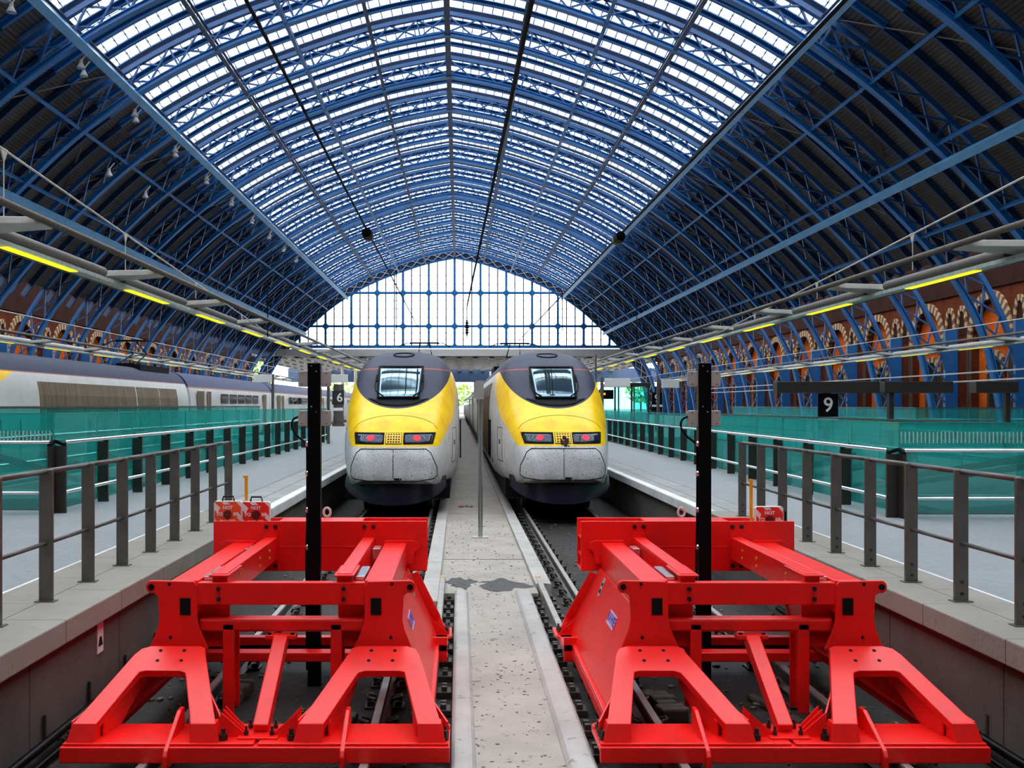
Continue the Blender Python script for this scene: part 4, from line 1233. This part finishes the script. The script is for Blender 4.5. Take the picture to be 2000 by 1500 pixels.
    # underframe and bogies
    mb = MB(); mb.boxb(-1.2,1.2,NY+1.5,NY+21.8,-.45,ZSH+.02); mb.build('underframe', DARK, root)
    for y in (NY+3.6,NY+17.5):
        mb = MB(); mb.boxb(-1.1,1.1,y-1.9,y+1.9,-.5,-.3); bg_ = mb.build('bogie', CLIP, root)
        for dy in (-1.5,1.5):
            mb = MB()
            for s in (-1,1): mb.cyl((s*.74,y+dy,RT+.43),(1,0,0),.43,.12,24)
            mb.cyl((0,y+dy,RT+.43),(1,0,0),.07,1.4,10); mb.build('wheelset', CLIP, bg_)
    # side: doors, louvre panels, numbers
    for s in (-1,1):
        sh = lambda y,z: side_hit(y,z,s)
        for a, b in ((7.3,15.3),(15.45,18.0),(18.1,20.4)):
            mb = patch(lambda u,v: (a+(b-a)*u, .12+2.22*v), sh, 6, 6, .012); mb.build('louvre_panel', LOUVRE_M, root)
        mb = patch(lambda u,v: (5.0+.9*u, .15+1.95*v), sh, 2, 4, .006); dr = mb.build('cab_door', COACH, root)
        for y in (4.9,6.0):
            mb = MB(); p,_ = sh(y,.7); mb.tube([p+off+Vector((s*.05,0,-.4)), p+off+Vector((s*.05,0,.6))], .018, 8); mb.build('grab_rail', DARK, dr)
        for (a,b,c,d) in ((2.0,2.9,.35,1.15),):
            P = [(a,c),(b,c),(b,d),(a+.15,d),(a,c)]; Q = []
            for (p0,q0),(p1,q1) in zip(P,P[1:]):
                for k in range(6):
                    h,nr = sh(p0+(p1-p0)*k/6, q0+(q1-q0)*k/6); Q.append(h+off)
            Q.append(Q[0]); mb = MB(); mb.tube(Q, .008, 6); mb.build('access_panel_seam', DARK, root)
        def fnum(u,v,w):
            p, nr = sh(2.45 - u*(-s) if True else 0, .80+v); return p + nr*(w+.002) + off
        text_mb('3225' if s > 0 else '3205', .16, fnum, .003).build('number_lettering', DARK, root)
    # roof gear and pantograph
    mb = MB(); mb.boxb(-.9,.9,NY+17.2,NY+20.8,2.9,3.22); pf = mb.build('roof_well', DARK, root)
    mb = MB(); y = NY+19
    for s in (-1,1):
        mb.tube([(s*.35,y-.8,3.25),(s*.28,y+.9,3.75),(s*.20,y-.1,4.18)], .03, 8); mb.tube([(s*.5,y-.1,4.2),(s*.75,y-.1,4.22),(s*1.05,y-.1,4.08)], .02, 8)
    for dy in (-.25,.05): mb.beam((-.6,y+dy,4.23),(.6,y+dy,4.23),.05,.05)
    mb.beam((-.35,y-.8,3.28),(.35,y-.8,3.28),.08,.08); mb.beam((0,y-.5,3.2),(0,y+.6,3.3),.3,.2); mb.build('pantograph', DARK, root)
    # coaches
    prof = [(x,z) for x,z in ring(8.0)]; prof = prof + [(-x,z) for x,z in prof[::-1][1:]]
    y0 = NY + 22.35; first = None
    for k in range(8):
        y = y0 + k*18.75
        if k == 0 or k == 3:
            detail = k == 0
            mb = MB(); mb.prism(prof, lambda u,v,w: (u,w,v), y, y+18.35); mb.boxb(-1.15,1.15,y+.3,y+18,-.55,0); mb.boxb(-1.0,1.0,y-.45,y+.05,-.1,2.85)
            ch = mb.build('coach', COACH, root); ch0 = (ch, y)
            for s in (-1,1):
                if detail:
                    for a,b in ((5.2,6.7),(7.0,8.5),(8.8,10.3),(10.6,12.1),(12.4,13.9)):
                        mb = MB(); xx = s*1.405; mb.boxb(min(xx,xx+s*.012),max(xx,xx+s*.012),y+a,y+b,1.78,2.24); mb.build('coach_window', WINDOW_M, ch, bevel=.004)
                    for a,b in ((.9,2.1),(2.6,3.3),(15.2,16.2)):
                        mb = MB(); xx = s*1.405; mb.boxb(min(xx,xx+s*.014),max(xx,xx+s*.014),y+a,y+b,.1,2.32); mb.build('coach_door', LOUVRE_M, ch)
                else:
                    mb = MB(); xx = s*1.405
                    for a in range(2,16,2): mb.boxb(min(xx,xx+s*.012),max(xx,xx+s*.012),y+a,y+a+1.5,1.78,2.24)
                    mb.build('window_band', WINDOW_M, ch)
        else:
            c = dup(ch0[0], root); c.location.y = y - ch0[1]
    return root
train = make_train()
train['label'] = 'weathered yellow nosed train on the track next to the white train, lamps red'
train.location.x = -1.42
dup(train, None, (2.28,21.15,RT), 'cleaner yellow nosed train with a dark clump stuck on its lamp grille')
dup(train, None, (FL,19.4,RT), 'white sided train with brown louvre panels and blue roof standing beyond the ramp opening')
# dark remains stuck on the grille
mb = MB()
for i in range(26):
    x = 2.28+random.gauss(.02,.045); z = .83+random.gauss(0,.07); r = random.uniform(.012,.035)
    mb.sphere((x,21.15+.12+max(0,(z-.78))*.55-.03,z), r, r*.8, r*1.6, 6, 4)
tag(mb.build('dark_clump', mat('clump', (.06,.02,.015), .8, var=.7, scale=40)), 'dark ragged clump stuck to the lamp grille of the yellow nosed train', 'debris')

# ---------------------------------------------------------------- platform luminaires
def luminaire(side, Xl, Xu, Xp, y_ends, zl, label, near=True, dia=.10):
    t = thing('platform_luminaire', (Xl,y_ends[0],1.68+zl), label, 'light fitting', 'suspended platform light fittings')
    Z = 1.68+zl
    y0, y1 = y_ends[0]-5.6*2, y_ends[-1]+5.6
    mb = MB(); mb.tube([(Xu,y0,Z+.15),(Xu,y1,Z+.15)], .055, 10); mb.build('upper_tube', TUBE, t, smooth=True)
    d = 1 if Xl > Xu else -1
    ys = [y_ends[0]-5.6*i for i in (2,1)] + list(y_ends)
    for i, y in enumerate(ys):
        nx = ys[i+1] if i+1 < len(ys) else y+5.6
        mb = MB(); mb.tube([(Xl,y+.05,Z),(Xl,nx-1.0,Z)], dia, 14); lt = mb.build('lower_tube', TUBE if near else FIN, t, smooth='auto')
        mb = MB(); P = [(Xu,-.1),(Xl+d*.10,-.85),(Xl+d*.10,.05),(Xu,.35)]
        mb.prism(P, lambda u,v,w: (u,y+v,Z+w+(.13 if abs(u-Xu)<.01 else 0)), -.06, .05); mb.build('wing_bracket', FIN, t, bevel=.01)
        xa, xb = sorted((Xl-d*.08, Xl+d*.17))
        mb = MB(); mb.boxb(xa,xb,y-.9,nx-.95,Z-.17,Z-.10); lp = mb.build('lamp_tray', LAMPGLASS, t)
        xa, xb = sorted((Xl-d*.05, Xl+d*.10) if near else (Xl-d*.02, Xl+d*.02))
        mb = MB(); mb.boxb(xa,xb,y+.5+(.6 if side > 0 else 0),y+3.2+(.6 if side > 0 else 0),Z-.185,Z-.172); mb.build('yellow_lamp', YLAMP, lp)
        mb = MB(); xe = Xl+d*.185; mb.beam((xe,y-.9,Z-.12),(xe,nx-.95,Z-.12),.05,.12); mb.build('tray_edge', TUBE, lp)
    if near:
        xm = (Xl+Xu)/2
        zc = lambda y: 1.68 + 4.55 - .062*y
        mb = MB(); mb.tube([(xm,y0,zc(y0)),(xm,(y0+34)/2,zc((y0+34)/2)-.0),(xm,34,zc(34))], .018, 6); mb.build('stay_cable', FIN, t)
        for y in [14.0+5.1*i for i in range(4)]:
            mb = MB(); mb.tube([(xm,y,zc(y)),(xm,y,Z+.06)], .010, 6); mb.prism([(-.12,0),(.12,0),(0,-.2)], lambda u,v,w: (xm+w,y+u,zc(y)+v+.02), -.01, .01); mb.build('hanger', FIN, t)
    return t
luminaire(-1,-6.95,-6.16,-7.40,[14.4+5.55*i for i in range(11)],2.60,'long suspended light fitting with yellow lamps above the first ramp opening')
luminaire(1,9.30,8.50,9.95,[16.4+5.75*i for i in range(11)],2.60,'long suspended light fitting with yellow lamps above the platform nine ramp opening')
luminaire(-1,-17.6,-16.9,-18.0,[24+5.6*i for i in range(14)],2.62,'long suspended light fitting above the outer platform behind the white train',False)
luminaire(1,22.1,21.4,22.6,[28+5.6*i for i in range(14)],2.62,'long suspended light fitting crossing in front of the orange brick arches',False)

# ---------------------------------------------------------------- overhead wires, insulators
def wire(pts, r, label, ins=None, m=None, name='overhead_wire'):
    t = thing(name, pts[0], label, 'wire', 'overhead wires')
    mb = MB(); mb.tube(pts, r, 6); mb.build('wire', m or DARK, t)
    for p in ins or []:
        mb = MB(); p = Vector(p); d = (Vector(pts[-1])-Vector(pts[0])).normalized()
        for i in range(5): mb.cyl(p + d*(i*.09), d, .085-.006*abs(i-2), .05, 12)
        mb.cyl(p + d*.18, d, .04, .6, 10); mb.build('insulator', BLACK, t)
    return t
C0 = 1.68+2.64
wire([(-1.39,4.0,C0+.0),(-1.39,33,C0)], .014, 'overhead wire above the track of the train beside the white train, with a black insulator', [(-1.39,14.6,C0-.05)])
wire([(2.52,4.0,C0),(2.42,40,C0)], .016, 'overhead wire above the platform nine side track, with a black insulator', [(2.47,14.9,C0-.05)])
wire([(.72,9.0,5.65),(.30,38,5.55)], .028, 'thick black cable slanting overhead between the two trains')
wire([(.30,38,5.55),(.30,38,4.3)], .02, 'hanging black dropper with an insulator between the two trains', [(.30,38,4.9)])
for x,y,z0,z1,lab in ((-2.2,34,6.4,4.3,'short black dropper hanging over the train beside the white train'),(3.6,34,5.7,4.3,'short black dropper hanging over the platform nine side train'),(7.3,40,6.0,4.2,'short black dropper hanging beyond the second yellow nosed train'),(-6.5,33,5.9,4.0,'tall black dropper hanging above the first ramp opening')):
    wire([(x,y,z0),(x,y,z1)], .018, lab)
for x0,z,lab in ((30.5,1.68+2.05,'upper pale cable strung along the front of the orange brick arches'),(30.5,1.68+1.55,'lower pale cable strung along the front of the orange brick arches')):
    wire([(x0,20,z),(x0,60,z-.1),(x0,120,z)], .05, lab, m=FIN)
for x,lab in ((17.3,'contact wire above the empty track on the platform nine side'),(FL,'contact wire above the white train')):
    wire([(x,6,4.35),(x,170,4.35)], .02, lab, m=FIN)

# ---------------------------------------------------------------- floodlights along the gutter beam
e = arch_ratio(1.0); fp = apt((-e[0],e[1],-e[2],e[3]), 0, -.35)
n = 0
proto = None
ords = ['nearest','second','third','fourth','fifth','sixth','seventh','eighth','ninth','tenth','eleventh','twelfth']
for k in range(5,15):
    for q in range(2):
        y = rib_y(k) + .9 + q*1.3; x = fp.x - .55 - q*.35; z = fp.z - .55
        lab = '%s floodlight of the %s pair hung under the pale gutter beam above the white train' % (('first','outer')[q], ords[k-5])
        if proto is None:
            proto = thing('floodlight', (x,y,z), lab, 'floodlight', 'floodlights under the gutter beam')
            mb = MB(); mb.sweep([(a_,b_) for a_,b_ in [(math.cos(i_*math.pi/7),math.sin(i_*math.pi/7)) for i_ in range(14)]], [(x,y,z+.25),(x,y,z+.05),(x,y,z-.12),(x,y,z-.22)], [(Vector((r_,0,0)),Vector((0,r_,0))) for r_ in (.09,.11,.2,.24)]); mb.build('housing', GREYBOX, proto)
            mb = MB(); mb.cyl((x,y,z-.225),(0,0,1),.2,.02,14); mb.build('lens', STEEL_L, proto)
            mb = MB(); mb.beam((x,y,z+.2),(x+.35,y,z+.62),.06,.06); mb.build('bracket', FIN, proto)
        else: dup(proto, None, (x,y,z), lab)
for px_,py_,Z in ((213,337,62),(284,380,71)):
    x = (px_-897)*Z/1900; z = 1.68+(792-py_)*Z/1900
    dup(proto, None, (x,Z,z), '%s single small floodlight on the boarded roof side' % ('nearer' if Z == 62 else 'farther'))

# ---------------------------------------------------------------- signs, masts, columns
def facing(cx, cy, cz): return lambda u,v,w: (cx+u, cy-w, cz+v)
def nine(cx, cy, z1, label, big):
    t = thing('platform_sign', (cx,cy,0), label, 'sign', 'platform number signs')
    mb = MB(); mb.boxb(cx-.09,cx+.09,cy,cy+.18,0,z1+.4); mb.build('column', DARK, t)
    mb = MB(); mb.boxb(cx-.35,cx+.35,cy-.08,cy,z1-1.25,z1); mb.build('sign_panel', BLACK, t, bevel=.01)
    f = facing(cx,cy-.08,z1-.42); text_mb('9', .72, f, .01, bold=.006).build('number_lettering', WHITE, t)
    mb = MB(); mb.boxb(cx-.34,cx+.34,cy-.09,cy-.08,z1-.95,z1-.82); mb.build('white_strip', WHITE, t)
    if big:
        mb = MB(); mb.boxb(cx-1.85,cx+1.75,cy-.25,cy+.25,z1+.02,z1+.42); mb.build('sign_beam', POSTD, t, bevel=.02)
    return t
nine(12.98,34.3,2.10,'black platform sign with white 9 under a dark beam before brick arches',True)
nine(13.0,64.0,2.55,'small distant black platform sign with a white 9, near the end of the glass',False)
t = thing('sign_beam', (17.2,34.3,0), 'second dark beam on posts, to the outer side of the white 9 sign', 'beam', None, 'thing')
for x0,x1 in ((14.9,17.3),(18.1,19.6)):
    mb = MB(); mb.boxb(x0,x1,34.05,34.55,2.12,2.52); mb.build('beam', POSTD, t, bevel=.02)
for x in (15.2,19.3):
    mb = MB(); mb.boxb(x-.08,x+.08,34.2,34.4,0 if x > 17 else TZ,2.15); mb.build('post', POSTD, t)
def six():
    cx, cy = -9.8, 79
    t = thing('platform_column', (cx,cy,0), 'round dark column with a white 6 and white band beside the yellow nose', 'column')
    mb = MB(); mb.cyl((cx,cy,1.7),(0,0,1),.42,3.4,20); mb.build('shaft', TUBE, t, smooth='auto')
    mb = MB(); mb.cyl((cx,cy,.1),(0,0,1),.52,.2,20); mb.cyl((cx,cy,.55),(0,0,1),.45,.5,20); mb.build('base', POSTM, t)
    mb = MB(); mb.boxb(cx-.42,cx+.42,cy-.5,cy-.44,1.25,1.5); mb.build('white_band', WHITE, t)
    mb = MB(); mb.boxb(cx-.45,cx+.5,cy-.50,cy-.45,1.75,2.9); mb.build('sign_panel', POSTD, t)
    text_mb('6', 1.0, facing(cx+.15,cy-.5,2.3), .01, bold=.01).build('number_lettering', WHITE, t)
six()
def boxpost(cx, cy, zc, w, label, off):
    t = thing('sign_box', (cx,cy,0), label, 'sign box', 'white boxes on posts')
    mb = MB(); mb.boxb(cx-.06,cx+.06,cy,cy+.12,0,zc+.22); mb.build('post', POSTM, t)
    mb = MB(); mb.boxb(cx+off-w/2,cx+off+w/2,cy-.12,cy+.0,zc-.18,zc+.18); mb.build('box', WHITE, t, bevel=.01)
boxpost(-5.74,42.6,2.86,.78,'white box on a grey post at the glass end nearest the weathered yellow nose',.48)
boxpost(-5.95,44.2,2.86,.95,'white box on a grey post just behind the tall black post with two lamp boards',-.62)
boxpost(-9.0,46.9,2.98,.88,'white box on a grey post in front of the white train windows',-.46)
boxpost(5.9,40.2,2.62,1.05,'white box on a dark post right beside the cleaner yellow nosed train',.62)
boxpost(8.6,42.0,2.62,.75,'white box on a dark post halfway to the distant 9 sign',.50)
# red hydrant-like marker by the far end of the glass
mb = MB(); mb.boxb(-6.35,-6.2,46.5,46.65,0,1.0); tag(mb.build('red_marker', RED, bevel=.01), 'narrow red marker post at the far end of the glass balustrade', 'marker post')
# train indicator
t = thing('train_indicator', (6.6,48,2.2), 'small black train indicator with an orange line, past the platform nine side nose', 'display')
mb = MB(); mb.boxb(5.9,7.6,47.9,48.2,2.0,2.45); mb.build('case', BLACK, t)
mb = MB(); mb.boxb(6.6,7.2,47.88,47.9,2.2,2.30); mb.build('orange_text_line', emis('orange_led', (1,.35,.02), 1.2), t)
mb = MB(); mb.boxb(6.7,6.78,48.0,48.1,2.45,4.2); mb.build('hanger', POSTM, t)
# pole between the tracks
cx, cy = .40, 18.4
t = thing('marker_pole', (cx,cy,-.825), 'slim grey pole with a small grey plate standing on the walkway between the trains', 'pole')
mb = MB(); mb.cyl((cx,cy,.67),(0,0,1),.042,2.99,12); mb.build('shaft', STEEL, t, smooth='auto')
mb = MB(); mb.boxb(cx-.15,cx+.15,cy-.08,cy+.08,-.825,-.80); mb.build('foot_plate', FIN, t)
mb = MB(); mb.boxb(cx-.09,cx+.06,cy-.07,cy-.04,1.80,2.15); mb.boxb(cx-.13,cx-.05,cy-.06,cy-.03,1.83,2.12); mb.build('plate', GREYBOX, t)
# pink litter
mb = MB()
for i in range(9): mb.sphere((.12+random.gauss(0,.07),24.0+random.gauss(0,.06),-.81), .05,.03,.02,6,4)
tag(mb.build('litter', mat('pink_litter', (.45,.03,.12), .6, var=.5, scale=30)), 'crumpled pink litter lying on the walkway between the trains', 'litter')
# pipes along the platform walls
for X, lab, s in ((-3.06,'black pipe on brackets along the wall foot beside the double lamp board buffer',1),(3.93,'black pipe on brackets along the wall foot beside the single lamp board buffer',-1)):
    t = thing('wall_pipe', (X,4,-.8), lab, 'pipe', 'pipes along the platform walls')
    mb = MB(); mb.tube([(X,3,-.82),(X,12,-.82)], .035, 10); mb.build('pipe', BLACK, t, smooth=True)
    mb = MB(); mb.tube([(X+s*.06,3,-.90),(X+s*.06,12,-.90)], .02, 8); mb.build('cable', BLACK, t, smooth=True)
    for y in (5.6,6.5,7.4,8.3,9.2,10.1):
        mb = MB(); mb.boxb(X-.11,X-.09,y,y+.03,-.86,-.68) if s > 0 else mb.boxb(X+.09,X+.11,y,y+.03,-.86,-.68)
        mb.boxb(min(X-s*.1,X+s*.05),max(X-s*.1,X+s*.05),y,y+.03,-.87,-.85); mb.build('bracket', CLIP, t)
# white number plate on the platform wall
t = thing('wall_plate', (-3.17,8.6,-.35), 'small white plate with a black mark on the concrete platform wall', 'plate')
mb = MB(); mb.boxb(-3.178,-3.168,8.52,8.66,-.50,-.20); mb.build('plate', WHITE, t)
mb = MB(); mb.prism([(8.54,-.44),(8.64,-.44),(8.61,-.36),(8.57,-.36)], lambda u,v,w: (w,u,v), -3.170, -3.165); mb.build('black_mark', DARK, t)

# ---------------------------------------------------------------- trees beyond the shed
LEAF = mat('bright_leaves', (.22,.42,.03), .7, var=.5, scale=2.5)
BARK = mat('bark', (.08,.06,.04), .9)
for i, (x,y,h) in enumerate(((-47,212,13),(-50,236,12),(-62,250,16),(-30,350,12),(-4,360,11),(2,350,10),(10,362,13),(34,352,12),(56,300,12))):
    t = thing('tree', (x,y,TZ), ['bright green tree past the end of the dark brick wall, nearest the shed','bright green tree past the end of the dark brick wall, nearer the tracks','tall bright green tree past the end of the dark brick wall, farthest out','green tree far beyond the low flat roof, behind the white train','green tree far down the tracks, left in the gap between the trains','green tree far down the tracks, centred in the gap between the trains','tall green tree far down the tracks behind the second train','green tree far beyond the low flat roof on the platform nine side','green tree beyond the end of the orange brick wall'][i], 'tree', 'trees beyond the shed')
    mb = MB(); mb.cyl((x,y,h*.25+TZ),(0,0,1),.3,h*.5,8); mb.build('trunk', BARK, t)
    mb = MB()
    for q in range(260):
        a = random.uniform(0,6.28); rr = random.random()**.5*h*.42; zz = h*.30+random.random()*h*.7
        rr *= math.sqrt(max(.05, 1-((zz-h*.62)/(h*.42))**2)) if abs(zz-h*.62) < h*.42 else .2
        c = Vector((x+rr*math.cos(a), y+rr*math.sin(a), TZ+zz)); r = random.uniform(.35,.8)
        d1 = Vector((random.gauss(0,1),random.gauss(0,1),random.gauss(0,1))).normalized()*r; d2 = Vector((random.gauss(0,1),random.gauss(0,1),random.gauss(0,1))).normalized()*r
        mb.add([c-d1,c+d2,c+d1,c-d2], [(0,1,2,3)])
    mb.build('crown', LEAF, t)
words = ['first','second','third','fourth','fifth','sixth','seventh','eighth','ninth']
src = [o for o in COL.objects if o.name == 'tree.003'][0]
for i, (x,yy) in enumerate(((-44,352),(-37,374),(-19,354),(-26,376))):
    dup(src, None, (x+30, yy-350, 0) if False else (x, yy, TZ), '%s tree from the outer end of the row beyond the flat roof, white train side' % words[i], 'trees beyond the shed')
for i, (x,yy) in enumerate(((47,352),(42,376),(22,354),(28,378))):
    dup(src, None, (x, yy, TZ), '%s tree from the outer end of the row beyond the flat roof, brick arch side' % words[i], 'trees beyond the shed')
# glass waiting shelter at the far end of the ramp opening
t = thing('waiting_shelter', (10.2,60,0), 'dark framed glass shelter on the platform beyond the end of the teal balustrade', 'shelter')
mb = MB(); mb.boxb(9.2,11.4,58,63,2.85,3.05); mb.build('roof', POSTD, t, bevel=.02)
for x in (9.3,10.3,11.3):
    for y in (58.1,62.9):
        mb = MB(); mb.boxb(x-.05,x+.05,y-.05,y+.05,0,2.85); mb.build('post', POSTD, t)
for x0,x1,y0,y1 in ((9.3,11.3,58.09,58.11),(9.29,9.31,58.1,62.9),(11.29,11.31,58.1,62.9)):
    mb = MB(); mb.boxb(x0,x1,y0,y1,.1,2.8); mb.build('glass_panel', TEAL, t)
mb = MB(); mb.boxb(9.8,11.0,60,60.5,.42,.48)
mb.boxb(9.9,9.96,60.1,60.4,0,.42); mb.boxb(10.84,10.9,60.1,60.4,0,.42); mb.build('bench', POSTM, t)
